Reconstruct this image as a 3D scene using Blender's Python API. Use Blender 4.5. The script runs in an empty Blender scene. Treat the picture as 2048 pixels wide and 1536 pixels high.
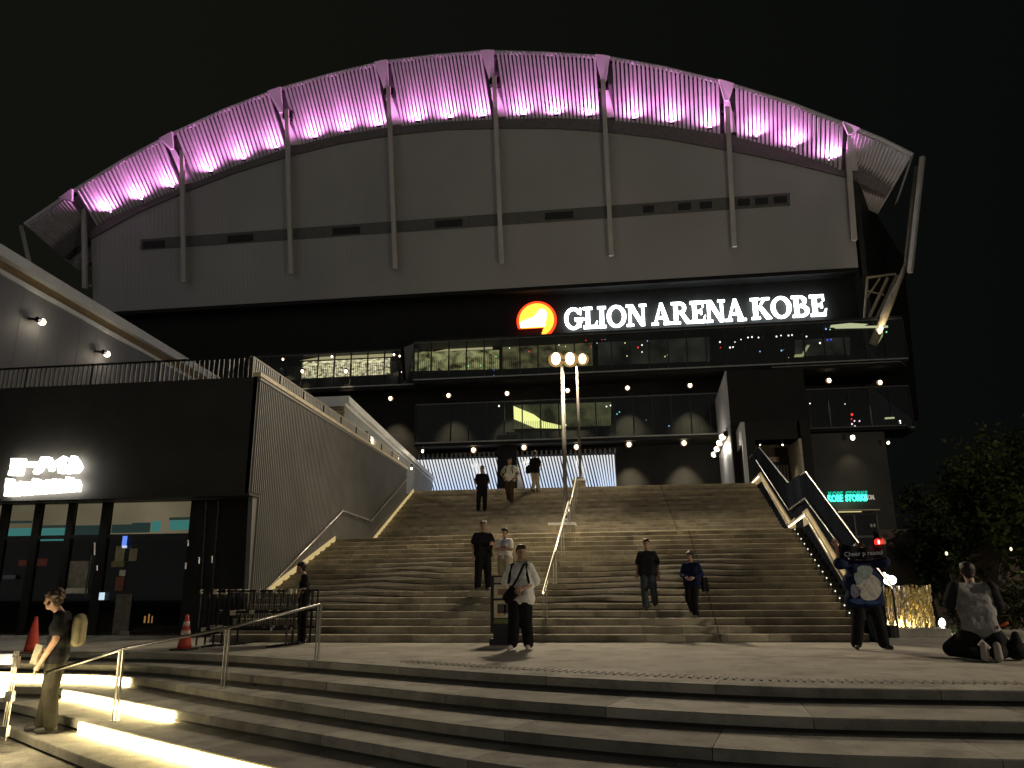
import bpy, bmesh, math, random
import numpy as np
from mathutils import Vector
random.seed(7)
SC = bpy.context.scene
COL = SC.collection
# ---------------------------------------------------------------- camera
F, PITCH, ROLL, YAW, EYE = 1510., math.radians(14.6), math.radians(-.41), math.radians(7.95), 1.12
V3 = lambda *a: np.array(a, float)
fh = V3(-math.sin(YAW), math.cos(YAW), 0); rh = V3(math.cos(YAW), math.sin(YAW), 0); uz = V3(0, 0, 1)
FW = fh*math.cos(PITCH)+uz*math.sin(PITCH); U0 = uz*math.cos(PITCH)-fh*math.sin(PITCH)
RT = rh*math.cos(ROLL)+U0*math.sin(ROLL); UD = U0*math.cos(ROLL)-rh*math.sin(ROLL)
O = V3(0, 0, EYE)
cam = bpy.data.cameras.new('camera'); co = bpy.data.objects.new('camera', cam); COL.objects.link(co)
cam.sensor_width = 36; cam.lens = F/2048*36; cam.clip_end = 1000; cam.clip_start = .05
from mathutils import Matrix
co.matrix_world = Matrix(((RT[0], UD[0], -FW[0], 0), (RT[1], UD[1], -FW[1], 0), (RT[2], UD[2], -FW[2], EYE), (0, 0, 0, 1)))
SC.camera = co
# surveying helpers: where the line of sight of a photograph pixel meets a real plane
def ray(x, y): return FW+RT*(x-1024)/F-UD*(y-768)/F
def onz(x, y, z): d = ray(x, y); return O+d*((z-EYE)/d[2])
def onY(x, y, Y): d = ray(x, y); return O+d*(Y/d[1])
def onP(x, y, P, N): d = ray(x, y); return O+d*(np.dot(np.array(P)-O, N)/np.dot(d, N))
# ---------------------------------------------------------------- night sky, city glow, exposure
W = bpy.data.worlds.new('World'); SC.world = W; W.use_nodes = True
nt = W.node_tree; bg = nt.nodes['Background']
tc = nt.nodes.new('ShaderNodeTexCoord'); sp = nt.nodes.new('ShaderNodeSeparateXYZ'); rp = nt.nodes.new('ShaderNodeValToRGB')
nt.links.new(tc.outputs['Generated'], sp.inputs[0]); mr = nt.nodes.new('ShaderNodeMapRange')
mr.inputs[1].default_value = -.5; mr.inputs[2].default_value = .6
nt.links.new(sp.outputs[0], mr.inputs[0]); nt.links.new(mr.outputs[0], rp.inputs[0]); nt.links.new(rp.outputs[0], bg.inputs[0])
rp.color_ramp.elements[0].color = (.0056, .0060, .0042, 1); rp.color_ramp.elements[1].color = (.0020, .0026, .0026, 1)
bg.inputs[1].default_value = 1.0
SUN = bpy.data.lights.new('city_glow', 'SUN'); so = bpy.data.objects.new('city_glow', SUN); COL.objects.link(so)
SUN.energy = .20; SUN.angle = math.radians(75); SUN.color = (1, .985, .95)
so.rotation_euler = Vector((.25, 1, -.17)).to_track_quat('-Z', 'Y').to_euler()
vs = SC.view_settings; vs.view_transform = 'Standard'; vs.look = 'None'; vs.exposure = 0; vs.gamma = 1
SC.cycles.use_denoising = True
SC.cycles.max_bounces = 5; SC.cycles.diffuse_bounces = 2; SC.cycles.glossy_bounces = 3; SC.cycles.transparent_max_bounces = 10
SC.cycles.sample_clamp_indirect = 4; SC.cycles.caustics_reflective = False; SC.cycles.caustics_refractive = False
POST_W, SIDE_W, PINK_W, DOWN_W = 1450, 2900, 12, 120   # lamp powers in watts
# ---------------------------------------------------------------- materials
def S(r, g, b):
    f = lambda c: (c/255/12.92) if c/255 <= .04045 else ((c/255+.055)/1.055)**2.4
    return (f(r), f(g), f(b))
MC = {}
def M(name, rgb, rough=.65, metal=0., noise=(6., .25), bump=(60., .1), obj_noise=False, spec=.35, stain=0.):
    if name in MC: return MC[name]
    m = bpy.data.materials.new(name); m.use_nodes = True; t = m.node_tree; b = t.nodes['Principled BSDF']
    b.inputs['Roughness'].default_value = rough; b.inputs['Metallic'].default_value = metal; b.inputs['Specular IOR Level'].default_value = spec
    c = t.nodes.new('ShaderNodeTexCoord')
    n = t.nodes.new('ShaderNodeTexNoise'); n.inputs['Scale'].default_value = noise[0]; n.inputs['Detail'].default_value = 6
    g = t.nodes.new('ShaderNodeNewGeometry')
    t.links.new(g.outputs['Position'], n.inputs['Vector'])
    r = t.nodes.new('ShaderNodeMapRange'); r.inputs[1].default_value = .25; r.inputs[2].default_value = .75
    r.inputs[3].default_value = 1-noise[1]; r.inputs[4].default_value = 1+noise[1]
    t.links.new(n.outputs[0], r.inputs[0])
    mul = t.nodes.new('ShaderNodeMix'); mul.data_type = 'RGBA'; mul.blend_type = 'MULTIPLY'; mul.inputs[0].default_value = 1
    mul.inputs[6].default_value = (*rgb, 1); t.links.new(r.outputs[0], mul.inputs[7])
    out = mul.outputs[2]
    if stain:   # dark spots, gum and drips with shapes of their own
        for sc_, lo, hi in ((2.3, .50, .62), (19., .60, .66)):
            ns = t.nodes.new('ShaderNodeTexNoise'); ns.inputs['Scale'].default_value = sc_; ns.inputs['Detail'].default_value = 8; ns.inputs['Roughness'].default_value = .6
            t.links.new(g.outputs['Position'], ns.inputs['Vector']); rs_ = t.nodes.new('ShaderNodeMapRange')
            rs_.inputs[1].default_value = lo; rs_.inputs[2].default_value = hi; rs_.inputs[3].default_value = 1; rs_.inputs[4].default_value = 1-stain
            t.links.new(ns.outputs[0], rs_.inputs[0]); m3 = t.nodes.new('ShaderNodeMix'); m3.data_type = 'RGBA'; m3.blend_type = 'MULTIPLY'; m3.inputs[0].default_value = 1
            t.links.new(out, m3.inputs[6]); t.links.new(rs_.outputs[0], m3.inputs[7]); out = m3.outputs[2]
    if obj_noise:   # each slab, panel or slat a little different from its neighbour
        oi = t.nodes.new('ShaderNodeObjectInfo'); r2 = t.nodes.new('ShaderNodeMapRange')
        r2.inputs[3].default_value = .72; r2.inputs[4].default_value = 1.2; t.links.new(oi.outputs['Random'], r2.inputs[0])
        m2 = t.nodes.new('ShaderNodeMix'); m2.data_type = 'RGBA'; m2.blend_type = 'MULTIPLY'; m2.inputs[0].default_value = 1
        t.links.new(out, m2.inputs[6]); t.links.new(r2.outputs[0], m2.inputs[7]); out = m2.outputs[2]
    t.links.new(out, b.inputs['Base Color'])
    if bump[1] > 0:
        n2 = t.nodes.new('ShaderNodeTexNoise'); n2.inputs['Scale'].default_value = bump[0]; n2.inputs['Detail'].default_value = 3
        t.links.new(g.outputs['Position'], n2.inputs['Vector'])
        bp = t.nodes.new('ShaderNodeBump'); bp.inputs['Strength'].default_value = bump[1]; bp.inputs['Distance'].default_value = .02
        t.links.new(n2.outputs[0], bp.inputs['Height']); t.links.new(bp.outputs[0], b.inputs['Normal'])
    MC[name] = m; return m
def EM(name, rgb, s):
    if name in MC: return MC[name]
    m = bpy.data.materials.new(name); m.use_nodes = True; t = m.node_tree; t.nodes.remove(t.nodes['Principled BSDF'])
    e = t.nodes.new('ShaderNodeEmission'); e.inputs[0].default_value = (*rgb, 1); e.inputs[1].default_value = s
    t.links.new(e.outputs[0], t.nodes['Material Output'].inputs[0]); MC[name] = m; return m
def EMN(name, c0, c1, s, scale=3., stretch=(1, 1, 1)):   # a lit interior seen through a window: uneven glow
    if name in MC: return MC[name]
    m = EM(name, c0, s); t = m.node_tree; e = [n for n in t.nodes if n.type == 'EMISSION'][0]
    g = t.nodes.new('ShaderNodeNewGeometry'); mp = t.nodes.new('ShaderNodeMapping'); mp.inputs['Scale'].default_value = stretch
    n = t.nodes.new('ShaderNodeTexNoise'); n.inputs['Scale'].default_value = scale; n.inputs['Detail'].default_value = 5
    r = t.nodes.new('ShaderNodeValToRGB'); r.color_ramp.elements[0].position = .35; r.color_ramp.elements[1].position = .65
    r.color_ramp.elements[0].color = (*c0, 1); r.color_ramp.elements[1].color = (*c1, 1)
    t.links.new(g.outputs['Position'], mp.inputs[0]); t.links.new(mp.outputs[0], n.inputs['Vector']); t.links.new(n.outputs[0], r.inputs[0])
    t.links.new(r.outputs[0], e.inputs[0]); return m
def GLASS(name, tint, refl):
    if name in MC: return MC[name]
    m = bpy.data.materials.new(name); m.use_nodes = True; t = m.node_tree; t.nodes.remove(t.nodes['Principled BSDF'])
    a = t.nodes.new('ShaderNodeBsdfTransparent'); a.inputs[0].default_value = (*tint, 1)
    b = t.nodes.new('ShaderNodeBsdfGlossy'); b.inputs['Roughness'].default_value = .03
    lw = t.nodes.new('ShaderNodeFresnel'); lw.inputs[0].default_value = 1.22
    mx = t.nodes.new('ShaderNodeMixShader'); ad = t.nodes.new('ShaderNodeMath'); ad.operation = 'ADD'; ad.inputs[1].default_value = refl
    t.links.new(lw.outputs[0], ad.inputs[0]); t.links.new(ad.outputs[0], mx.inputs[0]); t.links.new(a.outputs[0], mx.inputs[1]); t.links.new(b.outputs[0], mx.inputs[2])
    t.links.new(mx.outputs[0], t.nodes['Material Output'].inputs[0]); MC[name] = m; return m
m_plaza = M('plaza_concrete', (.34, .315, .265), .85, 0, (.9, .25), (60, .35), spec=.15, stain=.22)
m_step = M('step_concrete', (.34, .32, .27), .85, 0, (2.6, .25), (50, .45), True, .15, .25)
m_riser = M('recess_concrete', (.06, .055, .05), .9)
m_stone = M('stair_stone', (.335, .295, .215), .85, 0, (2.4, .3), (70, .25), True, .1, .25)
m_stoneD = M('stair_under', (.07, .06, .045), .9)
m_asph = M('ground_asphalt', (.06, .058, .05), .9, 0, (1.5, .3), (120, .4))
m_wall = M('arena_white_cladding', (.40, .40, .385), .6, 0, (.18, .10), (25, .05))
m_slat = M('slat_white', (.72, .68, .72), .5, 0, (1., .1), (20, 0))
m_soff = M('soffit_dark', (.22, .20, .22), .8)
m_col = M('column_paint', (.55, .53, .48), .5, 0, (1., .12), (20, 0))
m_black = M('black_cladding', (.013, .013, .0115), .65, 0, (1.5, .3), (30, .06), spec=.2)
m_blackg = M('black_gloss_metal', (.012, .012, .012), .25, .3, (3., .3), (30, .02))
m_dark = M('dark_cladding', (.022, .021, .018), .6, 0, (1.2, .25), (30, .05))
m_grey = M('pale_grey_cladding', (.42, .44, .46), .5, 0, (.8, .12), (30, .04))
m_rib = M('ribbed_metal', (.135, .133, .125), .5, 0, (1.2, .15), (30, .02))
m_cap = M('cap_white', (.80, .83, .84), .4, 0, (2., .1), (30, .02))
m_tan = M('tan_gutter', (.25, .17, .08), .6)
m_steel = M('brushed_steel', (.55, .53, .48), .28, 1., (20, .15), (200, .05))
m_frame = M('window_frame', (.02, .02, .02), .4, .2, (5, .2), (50, 0))
m_glass = GLASS('facade_glass', (.8, .86, .84), .012)
m_glassS = GLASS('shop_glass', (.7, .7, .7), .01)
e_white = EM('sign_white_light', (.86, .95, 1.), 9.)
e_warm = EM('warm_lamp_light', (1., .80, .46), 7)
e_down = EM('downlight_bulb', (1., .82, .56), 9)
e_led = EM('led_step_light', (1., .80, .38), 26)
e_rail = EM('led_rail_light', (1., .80, .45), 3.2)
e_pink = EM('pink_flood_lens', (1., .55, 1.), 7)
# ---------------------------------------------------------------- mesh building
ORG = {}
class MB:
    def __init__(s): s.v = []; s.f = []
    def add(s, vs, fs):
        k = len(s.v); s.v += [tuple(map(float, p)) for p in vs]; s.f += [tuple(i+k for i in f) for f in fs]; return s
    def hexa(s, b, t):   # bottom quad, top quad (ccw from above)
        return s.add(list(b)+list(t), [(3, 2, 1, 0), (4, 5, 6, 7), (0, 1, 5, 4), (1, 2, 6, 5), (2, 3, 7, 6), (3, 0, 4, 7)])
    def box(s, x0, x1, y0, y1, z0, z1):
        return s.hexa([(x0, y0, z0), (x1, y0, z0), (x1, y1, z0), (x0, y1, z0)], [(x0, y0, z1), (x1, y0, z1), (x1, y1, z1), (x0, y1, z1)])
    def prism(s, poly, vec):   # any planar polygon pushed along vec
        n = len(poly); P = [np.array(p, float) for p in poly]; v = np.array(vec, float)
        return s.add([*P, *[p+v for p in P]], [tuple(range(n))[::-1], tuple(range(n, 2*n))]+[(i, (i+1) % n, n+(i+1) % n, n+i) for i in range(n)])
    def tube(s, pts, r, n=8):
        P = [np.array(p, float) for p in pts]; R = r if hasattr(r, '__len__') else [r]*len(P); k = len(s.v); rings = []
        for i, p in enumerate(P):
            d = (P[min(i+1, len(P)-1)]-P[max(i-1, 0)]); d = d/np.linalg.norm(d)
            a = np.cross(d, (0, 0, 1)) if abs(d[2]) < .9 else np.cross(d, (0, 1, 0)); a /= np.linalg.norm(a); b = np.cross(d, a)
            rings.append([p+R[i]*(a*math.cos(2*math.pi*j/n)+b*math.sin(2*math.pi*j/n)) for j in range(n)])
        vs = [q for g in rings for q in g]; fs = []
        for i in range(len(P)-1):
            for j in range(n): fs.append((i*n+j, i*n+(j+1) % n, (i+1)*n+(j+1) % n, (i+1)*n+j))
        fs += [tuple(range(n))[::-1], tuple(range((len(P)-1)*n, len(P)*n))]
        return s.add(vs, fs)
    def ball(s, c, r, u=10, w=7):
        r = r if hasattr(r, '__len__') else (r, r, r); vs = [(c[0], c[1], c[2]-r[2])]; fs = []
        for i in range(1, w):
            a = -math.pi/2+math.pi*i/w
            for j in range(u):
                b = 2*math.pi*j/u; vs.append((c[0]+r[0]*math.cos(a)*math.cos(b), c[1]+r[1]*math.cos(a)*math.sin(b), c[2]+r[2]*math.sin(a)))
        vs.append((c[0], c[1], c[2]+r[2])); T = len(vs)-1
        for j in range(u):
            fs.append((0, 1+(j+1) % u, 1+j)); fs.append((T, T-u+j, T-u+(j+1) % u))
            for i in range(w-2): fs.append((1+i*u+j, 1+i*u+(j+1) % u, 1+(i+1)*u+(j+1) % u, 1+(i+1)*u+j))
        return s.add(vs, fs)
    def cap(s, a, b, ra, rb, n=10):   # tapered capsule
        a = np.array(a, float); b = np.array(b, float); d = b-a; L = np.linalg.norm(d)+1e-9; d /= L
        pts = []; rs = []
        for t in (80, 55, 28): pts.append(a-d*ra*math.sin(math.radians(t))); rs.append(ra*math.cos(math.radians(t)))
        pts += [a, (a+b)/2, b]; rs += [ra, (ra+rb)/2, rb]
        for t in (28, 55, 80): pts.append(b+d*rb*math.sin(math.radians(t))); rs.append(rb*math.cos(math.radians(t)))
        return s.tube(pts, rs, n)
    def build(s, name, mat, parent=None, smooth=False, kind=None, label=None):
        v = np.array(s.v); c = (v.min(0)+v.max(0))/2; c[2] = v[:, 2].min()
        me = bpy.data.meshes.new(name); me.from_pydata([tuple(p-c) for p in v], [], s.f); me.materials.append(mat)
        if smooth: me.polygons.foreach_set('use_smooth', [True]*len(me.polygons))
        o = bpy.data.objects.new(name, me); COL.objects.link(o); place(o, c, parent)
        if kind: o['kind'] = kind
        if label: o['label'] = label
        return o
def place(o, c, parent=None):
    c = np.array(c, float); ORG[o.name] = c; p = ORG[parent.name] if parent else V3(0, 0, 0)
    o.parent = parent; o.location = tuple(c-p)
def tag(o, label=None, cat=None, group=None, kind=None):
    if label: o['label'] = label
    if cat: o['category'] = cat
    if group: o['group'] = group
    if kind: o['kind'] = kind
    return o
def thing(name, label, cat, loc, group=None):
    o = bpy.data.objects.new(name, None); COL.objects.link(o); o.empty_display_size = .2; place(o, loc); return tag(o, label, cat, group)
def lamp(kind, loc, parent, power, color, aim=None, angle=60, blend=.6, r=.1):
    d = bpy.data.lights.new('lamp_light', kind); d.energy = power; d.color = color; d.shadow_soft_size = r
    if kind == 'SPOT': d.spot_size = math.radians(angle); d.spot_blend = blend
    o = bpy.data.objects.new('lamp_light', d); COL.objects.link(o); place(o, loc, parent)
    if aim is not None: o.rotation_euler = Vector(tuple(aim)).to_track_quat('-Z', 'Y').to_euler()
    return o
def copy_at(src, c, parent, kids=()):
    o = src.copy(); COL.objects.link(o); place(o, c, parent)
    for k in kids:
        q = k.copy(); COL.objects.link(q); q.parent = o
    return o
# ================================================================ SETTING
mb = MB(); mb.add([(-150, -60, -1.0), (150, -60, -1.0), (150, 200, -1.0), (-150, 200, -1.0)], [(0, 1, 2, 3)])
tag(mb.build('ground', m_asph), kind='structure')
# curved steps in front of the plaza
EDGE = [[(13, 8.87), (2.6, 8.87), (1.3, 8.95), (-1.6, 9.85), (-3.95, 11.), (-6.4, 12.1), (-8.5, 12.5), (-19, 12.7)],
        [(13, 7.95), (2.6, 7.95), (1.15, 8.02), (-1.36, 8.78), (-3.6, 9.95), (-6.16, 11.2), (-7.4, 11.8), (-9., 12.1), (-19, 12.3)],
        [(13, 7.08), (2.6, 7.08), (1., 7.16), (-1.22, 7.85), (-3.25, 8.95), (-5.8, 10.42), (-7.8, 11.75), (-9., 11.95), (-19, 12.05)],
        [(13, 6.3), (2., 6.3), (.6, 6.5), (-1.1, 7.08), (-2.95, 8.12), (-5.75, 9.62), (-8.45, 11.3), (-9.2, 11.5), (-19, 11.6)],
        [(13, 5.5), (1.6, 5.5), (.2, 5.75), (-1.6, 6.55), (-3.87, 7.74), (-6.97, 9.6), (-9.1, 10.9), (-9.8, 11.1), (-19, 11.2)],
        [(13, 4.8), (1., 4.8), (-.6, 5.1), (-3., 6.45), (-5.4, 7.95), (-8.05, 9.75), (-9.3, 10.6), (-10, 10.75), (-19, 10.8)],
        [(13, 4.1), (.5, 4.1), (-1., 4.4), (-3.5, 5.9), (-6., 7.5), (-8.6, 9.3), (-9.8, 10.2), (-10.5, 10.35), (-19, 10.4)]]
def edge(k):
    P = [np.array(p, float) for p in EDGE[k]]
    for _ in range(3):   # rounded corners
        Q = [P[0]]
        for a, b in zip(P[:-1], P[1:]): Q += [a*.75+b*.25, a*.25+b*.75]
        P = Q+[P[-1]]
    return [tuple(p) for p in P]
def resamp(pts, ds):
    P = np.array(pts); L = np.r_[0, np.cumsum(np.linalg.norm(np.diff(P, axis=0), axis=1))]
    n = int(L[-1]/ds); s = np.linspace(0, L[-1], n+1)
    return np.c_[np.interp(s, L, P[:, 0]), np.interp(s, L, P[:, 1])]
def normals(P):
    T = np.gradient(P, axis=0); T /= np.linalg.norm(T, axis=1)[:, None]; return np.c_[T[:, 1], -T[:, 0]]   # towards the plaza
RISE = .145
steps = thing('plaza_steps', None, None, (0, 9, 0)); steps['kind'] = 'structure'
for k in range(7):
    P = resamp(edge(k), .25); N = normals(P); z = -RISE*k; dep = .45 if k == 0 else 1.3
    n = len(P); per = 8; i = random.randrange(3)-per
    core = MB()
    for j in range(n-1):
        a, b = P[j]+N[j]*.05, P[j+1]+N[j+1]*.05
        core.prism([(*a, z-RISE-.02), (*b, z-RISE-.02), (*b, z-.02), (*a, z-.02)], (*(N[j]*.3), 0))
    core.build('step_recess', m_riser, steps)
    while i < n-1:
        a, b = max(i, 0), min(i+per, n-1)
        if b > a:
            mb = MB(); gap = .004
            for j in range(a, b):
                p, q = P[j].copy(), P[j+1].copy(); t = (q-p)/np.linalg.norm(q-p)
                if j == a: p = p+t*gap
                if j == b-1: q = q-t*gap
                pi, qi = p+N[j]*dep, q+N[j+1]*dep; dz = random.uniform(-.0015, .0015) if j == a else 0
                e = .012
                pe, qe = p+N[j]*e, q+N[j+1]*e
                zt = z-.002*(k > 0)
                # nosing with a worn, chamfered edge
                mb.add([(*p, zt-.10), (*q, zt-.10), (*q, zt-e), (*p, zt-e), (*qe, zt), (*pe, zt), (*qi, zt), (*pi, zt), (*qi, zt-.10), (*pi, zt-.10)],
                       [(0, 1, 2, 3), (3, 2, 4, 5), (5, 4, 6, 7), (9, 8, 1, 0)] + ([(0, 3, 5, 7, 9)] if j == a else []) + ([(1, 8, 6, 4, 2)] if j == b-1 else []))
            mb.build('step_block', m_step, steps)
        i += per; per = random.choice((7, 8, 8, 9))
# plaza sheet, its outline following the top edge
P = resamp(edge(0), .25); N = normals(P); inner = [tuple(p+n*.455) for p, n in zip(P, N)]
mb = MB(); poly = [(x, y, -.004) for x, y in inner]+[(-40, 14, -.004), (-40, 70, -.004), (40, 70, -.004), (40, inner[0][1], -.004)]
mb.add(poly, [tuple(range(len(poly)))]); tag(mb.build('plaza', m_plaza), kind='structure')
mb = MB(); mb.box(-60, -19, 5, 14, -.70, -.02); mb.box(13, 40, 8, 9.8, -.7, -.02); tag(mb.build('plaza_side', m_plaza), kind='structure')
# tactile strip behind the edge
tac = MB()
for p, nn in zip(resamp(edge(0), .105), normals(resamp(edge(0), .105))):
    if -3.5 < p[0] < 4.3:
        t = V3(-nn[1], nn[0], 0); c = V3(*(p+nn*.62), -.003); h = V3(*nn, 0)
        tac.hexa([c-t*.018-h*.13, c+t*.018-h*.13, c+t*.018+h*.13, c-t*.018+h*.13][::-1], [c-t*.012-h*.12+uz*.012, c+t*.012-h*.12+uz*.012, c+t*.012+h*.12+uz*.012, c-t*.012+h*.12+uz*.012][::-1])
tag(tac.build('tactile_paving', M('tactile_dark', (.24, .22, .18), .7)), kind='structure')
# LED light lines under three nosings on the left
for k, xa, xb in ((2, -10.2, -7.6), (3, -8.45, -5.65), (4, -6.95, -3.0)):
    P = resamp(edge(k), .1); N = normals(P); z = -RISE*k; mb = MB()
    idx = [j for j in range(len(P)-1) if xa < P[j][0] < xb]
    for j in idx:
        a, b = P[j]-N[j]*.012, P[j+1]-N[j+1]*.012
        mb.prism([(*a, z-.14), (*b, z-.14), (*b, z-.02), (*a, z-.02)], (*(-N[j]*.02), 0))
    lab = {2: 'glowing warm light line under the step nosing behind the young man at the left', 3: 'glowing warm light line across the middle of the left handrail steps', 4: 'longest glowing warm light line, lowest of the three at the bottom left'}[k]
    tag(mb.build('step_light', e_led), lab, 'light', 'light lines under the left steps')
# ================================================================ GRAND STAIRCASE
R = .13
def nose(flight, k):   # three control points of nosing line k
    if flight == 0:
        u = k/17.; return [V3(-8.05-.3*u, 14.6+7.1*u, 0), V3(-3.3, 14.75+5.75*u, 0), V3(4.42, 15.25+4.75*u, 0)]
    u = k/19.; return [V3(-8.5-.38*u, 25.6+6.5*u, 0), V3(-3.3, 24.2+7.9*u, 0), V3(4.85+.72*u, 23.3+8.8*u, 0)]
def nY(flight, k, x):
    a = nose(flight, k); return np.interp(x, [p[0] for p in a], [p[1] for p in a])
def stair_z(x, y):
    z = 0.
    for k in range(18):
        if y >= nY(0, k, x): z = R*(k+1)
    for k in range(20):
        if y >= nY(1, k, x): z = R*(k+19)
    return z
def stair_hit(px, py):
    d = ray(px, py); d = d/d[1]; y = 10.
    while y < 34:
        p = O+d*y
        if p[2] < stair_z(p[0], p[1]) or p[2] < 0: p[2] = stair_z(p[0], p[1]+.12); p[1] += .12; return p
        y += .02
    return p
CXS = -1.5   # centre line with the rail
low = thing('lower_stair_flight', 'wide lower flight of brown stone steps rising from the plaza to the landing', 'stairs', (-1.7, 15, 0))
up = thing('upper_stair_flight', 'upper flight of brown stone steps between the landing and the arena terrace', 'stairs', (-1.7, 24, 2.34))
def slab(flight, k, xs, par, m, name):
    z = R*(k+1)+(2.34 if flight else 0); last = k == (19 if flight else 17)
    mb = MB()
    for x0, x1 in xs:
        y = [nY(flight, k, x0), nY(flight, k, x1)]
        yb = [y[0]+.34, y[1]+.34] if last else [nY(flight, k+1, x0)+.03, nY(flight, k+1, x1)+.03]
        e = .01; g = random.uniform(-.0012, .0012)
        mb.add([(x0, y[0], z-R+.004), (x1, y[1], z-R+.004), (x1, y[1], z-e+g), (x0, y[0], z-e+g), (x1, y[1]+e, z+g), (x0, y[0]+e, z+g), (x1, yb[1], z+g), (x0, yb[0], z+g), (x1, yb[1], z-R+.004), (x0, yb[0], z-R+.004)],
               [(0, 1, 2, 3), (3, 2, 4, 5), (5, 4, 6, 7), (9, 8, 1, 0), (0, 3, 5, 7, 9), (1, 8, 6, 4, 2), (7, 6, 8, 9)])
    return mb.build(name, m, par)
for k in range(18):
    L = nose(0, k)[0][0]; xs = [L]
    x = L+random.uniform(.3, .9)
    while x < 4.42-.4:
        xs.append(x); x += random.choice((.75, .75, .9, 1.0))
    xs.append(4.42)
    for a, b in zip(xs[:-1], xs[1:]): slab(0, k, [(a+.003, b-.003)], low, m_stone, 'step_slab')
    if k < 14:
        mb = MB(); y0, y1 = nY(0, k, CXS+.25), nY(0, k, 1.6 if k < 9 else .6); z = R*(k+1)
        xe = 1.6 if k < 9 else .6
        mb.prism([(CXS+.25, y0-.004, z-.016), (xe, y1-.004, z-.016), (xe, y1-.004, z+.002), (CXS+.25, y0-.004, z+.002)], (0, .012, 0))  # pale strip paints the rail light catching the nosing, only near the rail
        mb.build('nosing_glint', M('glint_pale', (.48, .43, .32), .5, 0), low)
for k in range(20):
    L = nose(1, k)[0][0]; Rr = nose(1, k)[2][0]; xs = []; x = L+random.uniform(-.4, .2)
    while x < Rr:
        w = random.choice((.55, .6, .6, .75)); xs.append((max(x, L)+.004, min(x+w, Rr)-.004)); x += w
    slab(1, k, [q for q in xs if q[1]-q[0] > .05], up, m_stone, 'step')
# solid body beneath, landing and terrace
mb = MB()
for f, base, n in ((0, 0, 17), (1, 2.34, 19)):
    a, b = nose(f, 0), nose(f, n)
    for i in (0, 1):
        p, q, r, s = a[i]+uz*(base-.03), a[i+1]+uz*(base-.03), b[i+1]+uz*(base+R*n-.03), b[i]+uz*(base+R*n-.03)
        mb.hexa([(p[0], p[1], -.3), (q[0], q[1], -.3), (r[0], r[1], -.3), (s[0], s[1], -.3)], [p, q, r, s])
mb.build('stair_core', m_stoneD, low)
a, b = nose(0, 17), nose(1, 0); mb = MB()
for i in (0, 1):
    q = [a[i]+V3(0, .3, 0), a[i+1]+V3(0, .3, 0), b[i+1], b[i]]
    mb.hexa([(p[0], p[1], 2.0) for p in q], [(p[0], p[1], 2.336) for p in q])
mb.build('landing', m_stone, low)
mb = MB(); t = nose(1, 19); mb.add([(-14, 40, 4.936), (-8.9, 32.4, 4.936), (-3.3, 32.4, 4.936), (5.57, 32.4, 4.936), (5.9, 35.9, 4.936), (9.4, 48, 4.936), (-40, 48, 4.936), (-40, 40, 4.936)], [tuple(range(8))])
tag(mb.build('terrace', m_stone), kind='structure')
# movement joint line on the right half
mb = MB()
for f, n, base in ((0, 18, 0), (1, 20, 2.34)):
    for k in range(n):
        x = 1.75 if f == 0 else 1.75; y0 = nY(f, k, x); y1 = nY(f, k+1, x); z = base+R*(k+1)
        mb.box(x-.011, x+.011, y0-.003, y1, z-R+.01, z+.003)
mb.build('movement_joint', M('joint_rubber', (.09, .08, .06), .9), low)
# centre handrails with a light line under the rail
def railing(label, pts, foot, led_side, group=None, double=True):
    t = thing('stair_handrail', label, 'handrail', foot(pts[0]), group)
    MB().tube(pts, .024, 8).build('rail', m_steel, t, True)
    off = V3(led_side*.016, -.02, -.02)
    MB().tube([np.array(p)+off for p in pts], .02, 6).build('light_strip', e_rail, t)
    n = max(2, int(np.linalg.norm(np.array(pts[-1])-np.array(pts[0]))/1.6)+1)
    for i in range(n):
        u = i/(n-1)*.94+.03; p = np.array(pts[0])*(1-u)+np.array(pts[-1])*u
        f = foot(p); mb = MB(); mb.tube([(p[0]-.03, p[1], f[2]), (p[0]-.03, p[1], p[2]-.02)], .012, 6)
        if double: mb.tube([(p[0]+.03, p[1], f[2]), (p[0]+.03, p[1], p[2]-.02)], .012, 6)
        mb.box(p[0]-.06, p[0]+.06, p[1]-.05, p[1]+.05, f[2], f[2]+.008)
        mb.build('post', m_steel, t, False)
    return t
ft = lambda p: V3(p[0], p[1], stair_z(p[0], p[1]))
a = onY(1088, 1184, 15.35); b = onY(1138, 1003, 20.6)
railing('steel handrail with a bright light line up the middle of the lower stair flight', [a, b], ft, -1)
a = onY(1139, 1020, 23.6); b = onY(1153, 956, 30.8)
railing('short steel handrail with a light line up the middle of the upper stair flight', [a, b], ft, -1)
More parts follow.
